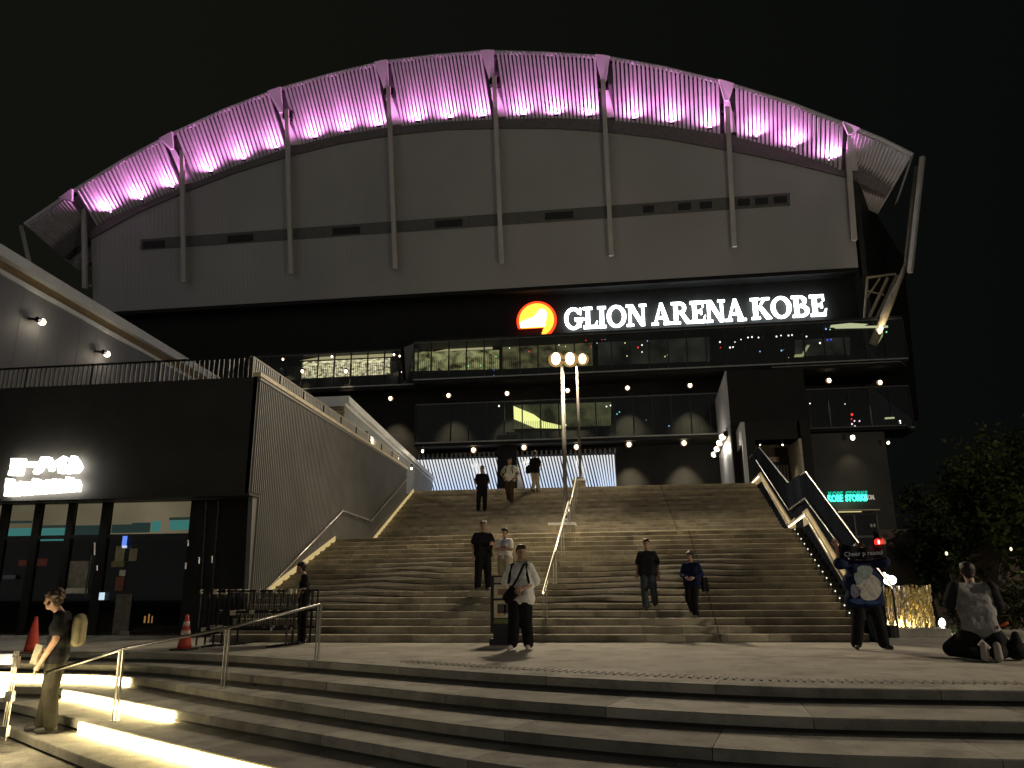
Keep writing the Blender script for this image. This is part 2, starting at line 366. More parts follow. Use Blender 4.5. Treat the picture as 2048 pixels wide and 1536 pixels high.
# left wall handrail + LED skirting
XL = lambda y: -8.1-.05*(y-16)
wl = lambda x, y: onP(x, y, (-8.1, 16, 0), V3(1, .05, 0))
t = thing('wall_handrail', 'steel handrail running down the ribbed wall at the left side of the stairs', 'handrail', V3(-8.3, 18, .2))
rp_ = [wl(x, y)+V3(.09, 0, 0) for x, y in ((523, 1182), (680, 1022), (737, 1042), (825, 940))]
MB().tube(rp_, .025, 8).build('rail', m_steel, t, True)
for p, q in zip(rp_[:-1], rp_[1:]):
    for u in (.1, .5, .9):
        c = p*(1-u)+q*u; MB().tube([c-uz*.02, c+V3(-.05, 0, -.07), c+V3(-.1, 0, -.07)], .009, 6).build('bracket', m_steel, t)
e_skirt = EM('led_skirting', (1., .74, .33), .55)
for f, base, n, k0 in ((0, 0, 17, 6), (1, 2.34, 19, 0)):
    p, q = nose(f, k0)[0]+uz*(base+R*(k0+1)), nose(f, n)[0]+uz*(base+R*(n+1))
    mb = MB(); mb.prism([p+V3(.02, 0, -.06), q+V3(.02, 0, -.06), q+V3(.02, 0, .085), p+V3(.02, 0, .085)], (.025, 0, 0))
    tag(mb.build('skirting_light', e_skirt), ['sawtooth warm light strip along the foot of the ribbed wall beside the lower flight', 'sawtooth warm light strip along the foot of the ribbed wall beside the upper flight'][f], 'light', 'light strips at the wall foot')
# right parapet
XR = lambda y: 4.45 if y < 20.2 else 4.45+(y-20.2)*.098
par = thing('stair_parapet', 'dark panelled parapet with two handrails along the right side of the stairs', 'parapet', (4.6, 15.5, 0))
def xr(x, y, off=0.):   # point on the parapet plane (two planes meeting at the landing)
    p = onP(x, y, (4.45+off, 0, 0), V3(1, 0, 0))
    if p[1] > 20.2: p = onP(x, y, (4.45+off, 20.2, 0), V3(1, -.098, 0))
    return p
g = [xr(*q) for q in ((1484, 930), (1515, 895), (1573, 968), (1607, 945), (1705, 1078))]
s_ = (g[4]-g[3])/np.linalg.norm(g[4]-g[3]); g.append(g[4]+s_*2.0)
top = g
def topz(y):
    Y = [p[1] for p in top][::-1]; Z = [p[2] for p in top][::-1]; return np.interp(y, Y, Z)
ys = np.arange(14.6, 33.2, .62)
for y0, y1 in zip(ys[:-1], ys[1:]):
    za = max(stair_z(4.3, y0-.4)-.3, -.02); x0, x1 = XR(y0)+.02, XR(y1)+.02
    q = [(x0, y0+.006, za), (x1, y1-.006, za), (x1, y1-.006, topz(y1)), (x0, y0+.006, topz(y0))]
    MB().prism(q, (.08, 0, 0)).build('panel', M('parapet_panel', (.010, .012, .017), .8, 0, (1.5, .25), (20, .04), True, 0.), par)
mb = MB(); mb.tube([p+V3(.06, 0, .015) for p in top], .02, 6); mb.build('top_rail', m_steel, par)
h = [xr(*q, off=-.07) for q in ((1512, 920), (1577, 1020), (1610, 997), (1680, 1092), (1740, 1176))]
MB().tube(h, .018, 6).build('handrail', m_steel, par, True)
h2 = [xr(*q, off=-.08) for q in ((1502, 966), (1518, 950), (1577, 1051), (1609, 1027), (1720, 1212))]
MB().tube(h2, .024, 8).build('handrail', m_steel, par, True)
MB().tube([p+V3(.012, 0, -.035) for p in h2], .017, 6).build('light_strip', EM('led_rail_right', (1., .78, .45), 5.), par)
for p, q in zip(h2[:-1], h2[1:]):
    d = q-p; L = np.linalg.norm(d); c = (p+q)/2+V3(.05, 0, -.05)
    mb = MB(); mb.prism([p+V3(.066, 0, -.24), q+V3(.066, 0, -.24), q+V3(.066, 0, .12), p+V3(.066, 0, .12)], (.02, 0, 0)); mb.build('wall_band', M('band_stone', (.34, .29, .19), .7, 0, (3, .2), (40, .2)), par)
# bead lights on the stringer of the lower flight
for k in range(1, 17):
    y = nY(0, k, 4.4); z = R*(k+1)+.03
    mb = MB(); mb.box(4.28, 4.44, y+.02, y+.27, z-.03, z+.10); mb.build('stringer_block', m_black, par)
    mb = MB(); mb.ball((4.27, y+.01, z+.06), .014, 6, 5); mb.build('bead_light', EM('bead_light', (1, .95, .8), 1.6), par)
# ================================================================ LAMP POSTS
for (bx, by, zb, px, pw, lab) in ((-1.52, 21.6, 2.34, (1124, 1112, 1140), 21.6, 'tall twin headed street lamp on the stair landing, the nearer of the two'),
                              (-1.68, 34., 4.94, (1153, 1140, 1165), 34., 'tall twin headed street lamp on the upper terrace, behind the nearer lamp')):
    t = thing('street_lamp', lab, 'street lamp', (bx, by, zb), 'lamp posts on the stairs')
    tp = onY(px[0], 732, pw); h1_ = onY(px[1], 718, pw); h2_ = onY(px[2], 718, pw)
    bw = .36 if by < 30 else .28
    zt = onY(1130, 1046 if by < 30 else 960, by)[2]
    mb = MB(); mb.box(bx-bw*1.25, bx+bw*.75, by-.25, by+.45, zb, zt-.07); mb.build('pier', m_stone, t)
    mb = MB(); mb.box(bx-bw*1.25-.02, bx+bw*.75+.02, by-.27, by+.47, zt-.07, zt); mb.build('pier_cap', m_cap, t)
    mb = MB(); mb.tube([(bx, by, zt), (bx, by, zt+.12)], .11, 12); mb.tube([(bx, by, zt+.1), (tp[0], by, tp[2])], [.05, .042] if by < 30 else [.06, .05], 12)
    mb.tube([(bx+.06, by+.02, zt), (tp[0]+.05, by+.02, tp[2]-.2)], .012, 6); mb.build('pole', M('pole_paint', (.085, .08, .07), .6, 0), t, True)
    mb = MB(); mb.tube([(h1_[0], by, h1_[2]-.03), (h2_[0], by, h2_[2]-.03)], .03, 8); mb.build('crossarm', M('pole_paint', (.3, .27, .2)), t)
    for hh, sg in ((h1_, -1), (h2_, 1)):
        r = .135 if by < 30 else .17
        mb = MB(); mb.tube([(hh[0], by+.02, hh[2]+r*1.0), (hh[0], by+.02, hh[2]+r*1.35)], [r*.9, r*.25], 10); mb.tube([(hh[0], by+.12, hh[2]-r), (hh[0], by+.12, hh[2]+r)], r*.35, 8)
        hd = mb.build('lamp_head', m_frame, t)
        mb = MB(); mb.ball((hh[0], by-.03, hh[2]), (r, r, r*1.4), 12, 8); mb.build('globe', e_warm, hd, True); MB().tube([(hh[0], by+.06, hh[2]), (hh[0], by+.10, hh[2])], [r*1.75, r*1.3], 16).build('bloom_disc', EM('bloom_warm', (1., .58, .22), .42), hd)  # glowing disc added behind the globe to stand in for bloom
        lamp('SPOT', (hh[0], by-.4, hh[2]-.1), t, POST_W*(1. if by < 30 else .8), (1., .84, .60), (0, -.42, -1), 172, .9, .15)
# street lamp standing on the plaza just beyond the right of the view: it throws the long shadows to the left
t = thing('street_lamp', 'street lamp standing on the plaza beyond the kneeling man, right of the view', 'street lamp', (15.5, 10.6, 0), 'lamp posts on the stairs')
mb = MB(); mb.tube([(15.5, 10.6, 0), (15.5, 10.6, 4.7)], [.08, .06], 10); mb.build('pole', MC['pole_paint'], t, True)
mb = MB(); mb.ball((15.3, 10.6, 4.75), .16, 12, 8); mb.build('globe', e_warm, t, True)
lamp('POINT', (15.0, 10.6, 4.6), t, SIDE_W, (1., .86, .66), r=.12)
# ================================================================ ARENA
LZ = 19.75
AN = V3(0, -.98, -.2)/np.linalg.norm((0, .98, .2))
def lean(X, z, off=0.): return V3(X, 46-.2041*(z-LZ)-off, z)
def onL(x, y, off=0.): return onP(x, y, (0, 46-off, LZ), AN)
ar = thing('arena', 'large grey arena with an arched canopy washed in pink light', 'arena', (-10.6, 46, 4.9))
# upper wall
wt = [(-36.6, 25.0), (-33, 26.6), (-29.54, 27.74), (-25.6, 28.85), (-21.71, 29.67), (-18, 30.25), (-14.02, 30.53), (-10.5, 30.57), (-6.81, 30.34), (-3.3, 30.03), (.11, 29.5), (4, 28.7), (7.95, 27.61), (11.5, 26.55), (15.1, 25.3)]
poly = [lean(-36.4, LZ), lean(15.27, LZ)]+[lean(x, z) for x, z in wt[::-1]]
MB().prism(poly, (0, .5, 0)).build('upper_wall', m_wall, ar)
# shallow vertical ribs of the cladding
wx = [p[0] for p in wt]; wz = [p[1] for p in wt]; mb = MB(); x = -36.2
while x < 15.1:
    p, q = lean(x, LZ+.02), lean(x, np.interp(x, wx, wz)-.05)
    mb.prism([p-V3(.03, 0, 0), p+V3(.03, 0, 0), q+V3(.03, 0, 0), q-V3(.03, 0, 0)], (0, -.014, 0)); x += .3
mb.build('wall_ribs', m_wall, ar, kind='stuff')
c = [onL(*q, off=.04) for q in ((281, 500), (1580, 411), (1580, 386), (282, 479))]
MB().prism(c, (0, -.03, 0)).build('louvre_band', M('band_grey', (.13, .13, .12), .6), ar)
for a, b in ((286, 330), (455, 507), (665, 720), (870, 925), (1090, 1147), (1286, 1308), (1356, 1382), (1399, 1424), (1475, 1500), (1510, 1536), (1547, 1574)):
    yb = lambda x: 479+(386-479)*(x-282)/1298
    q = [onL(a, yb(a)+19, .08), onL(b, yb(b)+19, .08), onL(b, yb(b)+5, .08), onL(a, yb(a)+5, .08)]
    MB().prism(q, (0, -.02, 0)).build('louvre', M('louvre_black', (.02, .02, .018), .6), ar)
# ledge carrying the floodlights
bt = [(-39.2, 24.0), (-35.3, 26.33), (-29.53, 28.09), (-25.6, 29.25), (-21.7, 30.18), (-18, 30.75), (-14.18, 30.98), (-10.7, 31.02), (-7.29, 30.88), (-3.5, 30.65), (.14, 30.22), (4, 29.5), (7.84, 28.58), (11., 27.5), (13.67, 26.35), (17.4, 24.2)]
bx_, bz_ = [p[0] for p in bt], [p[1] for p in bt]; BZ = lambda x: np.interp(x, bx_, bz_)
WZ = lambda x: np.interp(x, wx, wz)
X = np.linspace(-36.6, 15.1, 53); mb = MB()
for a, b in zip(X[:-1], X[1:]):
    q = [lean(a, WZ(a)-.1, .0), lean(b, WZ(b)-.1, .0), lean(b, BZ(b), 0), lean(a, BZ(a), 0)]
    mb.prism(q, (0, -.12, 0))
    mb.hexa([lean(a, BZ(a)-.06, .1), lean(b, BZ(b)-.06, .1), lean(b, BZ(b)-.06, -.4), lean(a, BZ(a)-.06, -.4)], [lean(a, BZ(a), .1), lean(b, BZ(b), .1), lean(b, BZ(b), -.4), lean(a, BZ(a), -.4)])
mb.build('ledge', M('ledge_brown', (.16, .15, .145), .7), ar)
# rim of the canopy
RY = 42.7
rimpx = [(50, 448), (150, 380), (245, 322), (345, 268), (450, 220), (555, 180), (660, 150), (765, 125), (870, 112), (975, 104), (1090, 107), (1205, 114), (1328, 136), (1450, 166), (1575, 205), (1697, 252), (1765, 280), (1825, 310)]
rim = [onY(*q, RY) for q in rimpx]
rx = [p[0] for p in rim]; rz = [p[2] for p in rim]; RZ = lambda x: np.interp(x, rx, rz)
MB().tube(rim, .13, 6).build('canopy_rim', m_slat, ar)
colpx_b = [(172, 578), (370, 567), (584, 550), (792, 540), (1004, 527), (1223, 513), (1468, 495), (1708, 482)]
colpx_t = [(170, 402), (366, 303), (575, 222), (778, 176), (989, 155), (1206, 163), (1453, 207), (1693, 288)]
CO = .45
cb = [onL(*q, off=CO) for q in colpx_b]; ct = [onL(*q, off=CO) for q in colpx_t]
colx = [p[0] for p in cb]
rcol = [-37.0, -30.0, -22.3, -14.75, -7.45, .14, 7.75, 14.75]
soff_mb = MB(); n_sl = 0
bays = [(-39.2, colx[0], rx[0], rcol[0], 16)]+[(colx[i], colx[i+1], rcol[i], rcol[i+1], 25) for i in range(7)]+[(colx[7], 17.4, rcol[7], rx[-1], 17)]
for bi, (b0, b1, r0, r1, n) in enumerate(bays):
    for k in range(n):
        u = .075+.875*(k+.5)/n if 0 < bi < 8 else .03+.94*(k+.5)/n
        xb = b0+(b1-b0)*u; xt = r0+(r1-r0)*u
        p = lean(xb, BZ(xb)+.02, -.10) if 0 < bi < 8 else lean(xb, BZ(xb)-.2, -2.2 if (bi == 0) != (k > n*.7) else -2.2); q = V3(xt, RY+.08, RZ(xt)-.06)
        w = .078; up_ = q-p; up_ /= np.linalg.norm(up_); sd = V3(1, 0, .0)-up_*up_[0]; sd /= np.linalg.norm(sd); no = np.cross(sd, up_)
        if no[1] > 0: no = -no
        mb = MB(); mb.prism([p-sd*w, p+sd*w, q+sd*w, q-sd*w], no*.22); mb.build('slat', m_slat, ar)
    U = np.linspace(0, 1, 8)
    for u0, u1 in zip(U[:-1], U[1:]):
        x0, x1, t0, t1 = b0+(b1-b0)*u0, b0+(b1-b0)*u1, r0+(r1-r0)*u0, r0+(r1-r0)*u1
        soff_mb.add([lean(x0, BZ(x0)+.05, -.5), lean(x1, BZ(x1)+.05, -.5), (t1, RY+.45, RZ(t1)-.02), (t0, RY+.45, RZ(t0)-.02)], [(0, 1, 2, 3)])
        soff_mb.add([lean(x0, BZ(x0)+.05, -.5), lean(x1, BZ(x1)+.05, -.5), (x1, 47.5, BZ(x1)), (x0, 47.5, BZ(x0))], [(0, 3, 2, 1)])
soff_mb.build('canopy_soffit', m_soff, ar)
# roof over everything
mb = MB()
for a, b in zip(rim[:-1], rim[1:]): mb.hexa([a+uz*.02, b+uz*.02, b+V3(0, 18, -.5), a+V3(0, 18, -.5)], [a+uz*.12, b+uz*.12, b+V3(0, 18, -.2), a+V3(0, 18, -.2)])
mb.build('roof', m_dark, ar)
for i in range(8):
    b, t_ = cb[i], ct[i]
    mb = MB(); w = .14
    mb.prism([b-V3(w, 0, 0), b+V3(w, 0, 0), t_+V3(w, 0, 0), t_-V3(w, 0, 0)], (0, -.22, 0)); c_ = mb.build('column', m_col, ar)
    mb = MB(); mb.prism([t_+V3(-.34, -.02, -.5), t_+V3(.34, -.02, -.5), t_+V3(.34, -.02, .02), t_+V3(-.34, -.02, .02)], (0, .5, 0)); mb.build('column_cap', m_black, c_)
    xb = b[0]; p0 = lean(xb, BZ(xb)+.02, -.05); p1 = V3(rcol[i], RY-.06, RZ(rcol[i])-.06)
    pl = lambda v, dx: p0*(1-v)+p1*v+V3(dx, -.10, 0)
    vm = float(np.clip((t_[2]-p0[2])/(p1[2]-p0[2])-.02, .25, .8))
    rt_ = lambda dx: V3(rcol[i]+dx, RY-.16, RZ(rcol[i]+dx)-.06)
    MB().prism([pl(vm, -.14), pl(vm, .14), rt_(.46), rt_(0), rt_(-.46)], (0, -.16, 0)).build('bracket', m_slat, ar)
    if 0 < i < 8: MB().prism([pl(.02, -.15), pl(.02, .60), pl(vm, .20), pl(vm, -.16)], (0, -.05, 0)).build('fin', m_slat, ar)
    if i < 8:
        mb = MB(); mb.prism([b+V3(-.06, .3, .3), b+V3(.06, .3, .3), b+V3(.06, CO, .3), b+V3(-.06, CO, .3)], (0, 0, .2)); mb.build('tie', m_col, c_)
# pink floodlights: three to a bay
fl = []
for i in range(7):
    for u in (.24, .55, .86):
        x = colx[i]+(colx[i+1]-colx[i])*u; z = BZ(x); p = lean(x, z+.08, .16)
        xt = rcol[i]+(rcol[i+1]-rcol[i])*u; aim = V3(xt, RY+.25, RZ(xt)+1.5)-p
        if not fl:
            h = MB().box(-.13, .13, -.06, .10, -.10, .0).build('floodlight', m_frame, ar); e_ = MB().ball((0, -.02, .06), (.13, .1, .06), 8, 5).build('lens', e_pink, h); ORG[h.name] = p
            fl = [h, e_]; h.location = tuple(p-ORG[ar.name])
        else: copy_at(fl[0], p, ar, [fl[1]])
        lamp('SPOT', lean(x, z+.03, .72), ar, PINK_W*27, (1., .33, .86), aim, 168, .6, .08); lamp('SPOT', lean(x, z+.03, .50), ar, PINK_W*22, (1., .35, .88), aim, 44, 1., .08)
# lower front: black wall, soffit, terrace-level wall
MB().box(-36.4, 15.3, 47.0, 47.3, 4.9, LZ+.1).build('lower_wall', m_black, ar)
MB().box(-36.4, 15.27, 46.02, 47.0, LZ-.25, LZ-.005).build('wall_soffit', m_black, ar)
# right flank, turning away
mb = MB(); mb.prism([(15.35, 46.3, 12), (21.2, 56.5, 12), (21.6, 56., 24.3), (15.35, 45.2, 25.)], (.3, 0, 0)); mb.build('side_wall', m_dark, ar)
mb = MB()
for k in range(40):
    u = (k+.5)/40; x = 15.33+5.85*u; y = 46.3+10.2*u; mb.box(x-.06, x-.0, y-.03, y+.03, 19.6-u*1.2, 24.9-.6*u)
mb.build('side_ribs', m_dark, ar, kind='stuff')
a, b, c_ = onY(1825, 311, RY), onY(1793, 405, 45.5), onY(1700, 350, 45.2)
MB().prism([a, b, b+V3(.1, 0, .1), a+V3(.1, 0, .1)], (0, .4, 0)).build('canopy_end', m_slat, ar)
for q, r, mt in (([(1845, 314), (1820, 545)], .17, m_col),): MB().tube([onY(*p, 44.2) for p in q], r, 4).build('edge_fin', mt, ar)
MB().tube([onY(*p, 45.) for p in ((1833, 335), (1812, 530), (1782, 600), (1745, 690))], [.14, .14, .22, .25], 8).build('downpipe', M('pipe_paint', (.36, .31, .23), .5), ar, True)
MB().tube([onY(*p, 44.7) for p in ((42, 452), (60, 532))], .16, 4).build('edge_fin', m_col, ar)
for q, r in (([(1735, 555), (1792, 548)], .08), ([(1735, 555), (1728, 640)], .07), ([(1775, 556), (1736, 640)], .1), ([(1795, 552), (1748, 650)], .14), ([(1760, 556), (1730, 600)], .06), ([(1730, 580), (1768, 590)], .05), ([(1800, 560), (1768, 648)], .1)):
    MB().tube([onY(*p, 45.6) for p in q], r, 6).build('strut', M('strut_paint', (.30, .25, .17), .55), ar)
lamp('SPOT', onY(1762, 668, 44.6), ar, 160, (1, .82, .5), (.25, .35, 1), 70, .8, .15)
# glazed galleries: slab, sill, panes, mullions, balusters
def gallery(x0, x1, y, z0, z1, pw, slabz, first):
    MB().box(x0, x1, y-.05, 46.99, z0-slabz, z0).build('floor_slab', m_black, ar)
    MB().box(x0, x1, y-.08, y-.03, z0-.06, z0+.02).build('sill', M('sill_metal', (.32, .32, .29), .4, .5), ar)
    MB().box(x0, x1, y-.06, y-.02, z1-.05, z1+.02).build('head_rail', M('sill_metal2', (.12, .12, .11), .4, .5), ar)
    n = int(round((x1-x0)/pw)); w = (x1-x0)/n
    pane = mul = None
    for i in range(n+1):
        x = x0+i*w
        if mul is None: mul = MB().box(-.035, .035, -.05, .06, z0, z1).build('mullion', m_frame, ar); place(mul, (x, y, z0), ar)
        else: copy_at(mul, (x, y, z0), ar)
        if i < n:
            c = (x+w/2, y, z0)
            if pane is None: pane = MB().add([(-w/2+.04, 0, 0), (w/2-.04, 0, 0), (w/2-.04, 0, z1-z0), (-w/2+.04, 0, z1-z0)], [(0, 1, 2, 3)]).build('glass_pane', m_glass, ar); place(pane, c, ar)
            else: copy_at(pane, c, ar)
gallery(-24, -12.6, 46., 13.5, 15.85, 1.14, .3, 1)
gallery(-12.6, 17.0, 45., 13.5, 15.95, 1.14, .3, 0)
gallery(-12.4, 16.8, 45., 9.42, 11.86, 1.14, .25, 0)
MB().prism([(-13.9, 46., 13.5), (-12.6, 45., 13.5), (-12.6, 45., 15.95), (-13.9, 46., 15.9)], (.03, .05, 0)).build('glass_pane', m_glass, ar)
MB().box(-24, 17, 46.2, 46.3, 13.5, 14.2).build('balcony_parapet', m_black, ar)
MB().box(-24, -12.6, 45.9, 47, 15.86, 15.96).build('gallery_ceiling', m_dark, ar)
MB().box(-12.6, 17., 44.96, 47, 15.97, 16.1).build('gallery_ceiling', m_dark, ar)
mb = MB(); x = -23.5
while x < -6.: mb.box(x-.012, x+.012, 46.1, 46.12, 14.2, 15.1); x += .13
x = -6.5
while x < 5.: mb.box(x-.012, x+.012, 45.6, 45.62, 9.45, 10.7); x += .13
mb.build('balusters', m_frame, ar, kind='stuff')
def lit(px, Y, mat, name, dy=.03):
    q = [onY(*p, Y) for p in px]; return MB().prism(q, (0, dy, 0)).build(name, mat, ar)
e_roomA = EMN('lit_room_a', S(60, 52, 28), S(250, 236, 190), 1.25, 2.2, (1.6, 1, 3))
e_roomB = EMN('lit_room_b', S(36, 34, 20), S(150, 146, 100), 1.1, 1.2, (1.5, 1, 2))
e_roomC = EMN('lit_room_c', S(40, 40, 26), S(96, 96, 66), .7, .8)
e_roomD = EMN('lit_room_d', S(18, 18, 14), S(52, 52, 44), .7, .6)
lit([(603, 757), (780, 748), (780, 716), (603, 724)], 46.8, e_roomA, 'lit_room')
lit([(600, 721), (784, 713), (784, 706), (640, 714)], 46.7, EM('ceiling_glow', S(225, 210, 160), .55), 'lit_ceiling')
lit([(815, 742), (998, 738), (998, 700), (815, 704)], 46.8, e_roomB, 'lit_room')
lit([(870, 703), (985, 698), (985, 694), (900, 697)], 46.7, EM('ceiling_glow', S(225, 210, 160), .55), 'lit_ceiling')
lit([(1004, 738), (1186, 731), (1186, 680), (1004, 686)], 46.85, EMN('lit_room_e', S(40, 38, 26), S(104, 98, 66), .75, 1., (1.4, 1, 2)), 'lit_room'); lit([(1196, 731), (1420, 722), (1420, 672), (1196, 679)], 46.85, e_roomD, 'lit_room')
lit([(1590, 712), (1700, 710), (1700, 674), (1590, 680)], 46.85, e_roomD, 'lit_room')
lit([(1027, 858), (1222, 851), (1222, 804), (1027, 810)], 46.85, e_roomC, 'lit_room')
e_str = EM('lit_stair_glow', S(240, 238, 150), 1.35)
lit([(1027, 812), (1068, 829), (1085, 842), (1122, 851), (1122, 857), (1070, 856), (1028, 838)], 46.4, e_str, 'lit_stair')
lit([(1012, 885), (1092, 882), (1092, 862), (1012, 865)], 46.85, e_roomD, 'lit_room')
lit([(1660, 655), (1728, 652), (1736, 648), (1700, 646), (1662, 650)], 44.9, EM('ceiling_pale', S(200, 205, 160), .8), 'lit_ceiling')
lit([(1672, 657), (1776, 655), (1776, 651), (1664, 653)], 44.8, EM('ceiling_pale', S(200, 205, 160), .8), 'lit_ceiling')
lit([(1588, 714), (1606, 714), (1620, 690), (1614, 690), (1604, 708), (1590, 709)], 46.3, EM('small_stair_glow', S(170, 165, 120), .8), 'lit_stair')
lit([(1741, 700), (1746, 704), (1768, 668), (1762, 668)], 46.3, EM('small_stair_glow', S(170, 165, 120), .8), 'lit_stair')
lit([(1770, 838), (1789, 837), (1789, 834), (1770, 835)], 44.8, EM('ceiling_pale', S(200, 205, 160), .8), 'lit_panel')
# city lights reflected in the glass, added as small glowing balls behind it
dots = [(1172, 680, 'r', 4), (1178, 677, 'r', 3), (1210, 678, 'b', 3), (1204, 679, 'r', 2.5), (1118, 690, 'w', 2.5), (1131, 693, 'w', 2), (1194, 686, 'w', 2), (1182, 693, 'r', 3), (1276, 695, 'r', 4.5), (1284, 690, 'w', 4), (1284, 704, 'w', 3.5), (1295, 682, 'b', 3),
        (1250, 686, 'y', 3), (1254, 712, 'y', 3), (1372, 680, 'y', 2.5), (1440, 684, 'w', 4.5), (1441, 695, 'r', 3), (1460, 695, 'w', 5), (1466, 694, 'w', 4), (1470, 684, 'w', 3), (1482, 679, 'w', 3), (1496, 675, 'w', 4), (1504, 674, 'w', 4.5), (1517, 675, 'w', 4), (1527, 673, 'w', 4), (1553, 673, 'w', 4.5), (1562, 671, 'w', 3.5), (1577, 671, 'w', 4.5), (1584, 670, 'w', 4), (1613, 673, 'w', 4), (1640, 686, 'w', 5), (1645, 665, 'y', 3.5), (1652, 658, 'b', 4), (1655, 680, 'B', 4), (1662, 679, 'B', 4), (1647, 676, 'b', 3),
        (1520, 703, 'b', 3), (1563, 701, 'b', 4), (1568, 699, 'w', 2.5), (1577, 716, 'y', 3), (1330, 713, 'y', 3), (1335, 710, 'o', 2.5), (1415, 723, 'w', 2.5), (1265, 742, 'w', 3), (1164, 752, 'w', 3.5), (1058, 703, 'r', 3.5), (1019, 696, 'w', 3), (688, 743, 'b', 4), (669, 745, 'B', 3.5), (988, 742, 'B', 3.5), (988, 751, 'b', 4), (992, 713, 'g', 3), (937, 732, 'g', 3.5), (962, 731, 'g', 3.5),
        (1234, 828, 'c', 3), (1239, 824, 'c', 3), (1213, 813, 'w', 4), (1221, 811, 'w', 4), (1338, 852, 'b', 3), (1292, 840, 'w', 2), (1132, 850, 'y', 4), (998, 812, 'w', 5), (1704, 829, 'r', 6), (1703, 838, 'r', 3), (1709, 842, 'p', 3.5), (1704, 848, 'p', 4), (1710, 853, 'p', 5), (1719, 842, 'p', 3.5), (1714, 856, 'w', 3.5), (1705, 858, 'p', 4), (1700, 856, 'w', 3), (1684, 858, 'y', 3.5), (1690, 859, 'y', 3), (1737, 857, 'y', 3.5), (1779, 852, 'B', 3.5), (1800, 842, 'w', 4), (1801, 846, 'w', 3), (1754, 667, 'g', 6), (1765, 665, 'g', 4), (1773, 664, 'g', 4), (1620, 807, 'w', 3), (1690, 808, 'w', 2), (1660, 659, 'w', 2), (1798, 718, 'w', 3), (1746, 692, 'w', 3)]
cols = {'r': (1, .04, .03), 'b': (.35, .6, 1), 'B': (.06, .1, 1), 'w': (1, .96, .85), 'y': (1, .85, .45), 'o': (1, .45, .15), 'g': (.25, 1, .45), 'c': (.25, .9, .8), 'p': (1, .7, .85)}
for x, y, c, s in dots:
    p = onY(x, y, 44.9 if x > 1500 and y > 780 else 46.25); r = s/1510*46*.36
    o = MB().ball(p, (r, .06, r*1.15), 7, 5).build('reflected_light', EM('city_reflection_'+c, cols[c], 1.5 if c != 'w' else 1.9), ar)
# downlights on bracket arms: bulb, housing and the cone of light on the wall behind
dl = None
def downlight(x, y, Y, power, s=1., aim=(0, .46, -1), parent=None, ang=62, emit=True):
    global dl
    parent = parent or ar; p = onY(x, y, Y)
    if dl is None:
        h = MB().tube([(0, 0, .02), (0, 0, .24)], .085, 10).build('downlight', m_frame, parent)
        b = MB().ball((0, -.02, 0), (.1, .1, .13), 8, 6).build('bulb', e_down, h, True); dl = [h, b]
        dl_r = MB().tube([(0, .06, 0), (0, .09, 0)], [.17, .15], 14).build('bloom_disc', EM('bloom_glow', (1., .55, .25), .35), h, True); dl.append(dl_r)  # warm disc added around the bulb, imitates lens bloom
        a_ = MB().box(-.02, .02, .0, .6, .2, .24).build('arm', m_frame, h)
        dl.append(a_)
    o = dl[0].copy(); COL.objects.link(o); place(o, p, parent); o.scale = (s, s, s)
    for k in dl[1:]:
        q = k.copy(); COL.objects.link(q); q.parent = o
    if power: lamp('SPOT', p+V3(0, .02, -.16*s), parent, power, (1., .82, .55), aim, ang, 1., .06)
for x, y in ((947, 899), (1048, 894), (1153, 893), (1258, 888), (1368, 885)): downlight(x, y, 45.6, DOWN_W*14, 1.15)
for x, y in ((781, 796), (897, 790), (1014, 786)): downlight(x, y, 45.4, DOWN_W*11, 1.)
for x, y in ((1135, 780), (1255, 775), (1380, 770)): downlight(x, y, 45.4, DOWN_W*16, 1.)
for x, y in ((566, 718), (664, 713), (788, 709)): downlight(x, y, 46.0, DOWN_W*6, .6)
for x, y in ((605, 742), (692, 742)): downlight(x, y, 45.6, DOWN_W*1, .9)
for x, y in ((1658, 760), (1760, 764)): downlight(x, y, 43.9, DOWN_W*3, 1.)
for o in (dl[0],):
    for k in list(o.children): bpy.data.objects.remove(k)
    DLMESH = o
# the light bars seen above the stair crest
led = thing('light_bar_wall', 'wide wall of slanting blue-white light bars at the top of the stairs', 'light wall', (-5.6, 46, 4.94))
bars = None
e_bar = EM('bar_glow', (.78, .84, 1.), 1.05); t_ = e_bar.node_tree
g_ = t_.nodes.new('ShaderNodeNewGeometry'); s__ = t_.nodes.new('ShaderNodeSeparateXYZ'); r_ = t_.nodes.new('ShaderNodeMapRange'); r_.inputs[1].default_value = 6.5; r_.inputs[2].default_value = 8.4
k_ = t_.nodes.new('ShaderNodeValToRGB'); k_.color_ramp.elements[0].color = (.60, .74, 1., 1); k_.color_ramp.elements[1].color = (.80, .82, .82, 1)
em_ = [n for n in t_.nodes if n.type == 'EMISSION'][0]
t_.links.new(g_.outputs['Position'], s__.inputs[0]); t_.links.new(s__.outputs[2], r_.inputs[0]); t_.links.new(r_.outputs[0], k_.inputs[0]); t_.links.new(k_.outputs[0], em_.inputs[0])
x = 836
while x < 1231:
    if not (996 < x < 1034):
        ln = 14*min(1, (1236-x)/60+.15); q0, q1 = onY(x, 919-.027*(x-870), 46.1), onY(x+ln*1.35, 990, 46.1); w = .048
        q1[2] = max(q1[2], 4.95)
        mb = MB(); mb.prism([q1-V3(w, 0, 0), q1+V3(w, 0, 0), q0+V3(w, 0, 0), q0-V3(w, 0, 0)], (0, .08, 0)); mb.build('light_bar', e_bar, led)
    x += 6.1
a, b = onY(836, 980, 46.3), onY(1231, 905, 46.3); MB().box(a[0], b[0], 46.2, 46.35, 4.95, b[2]).build('backing', M('bar_backing', (.05, .055, .07), .5), led)
mb = MB(); x = a[0]
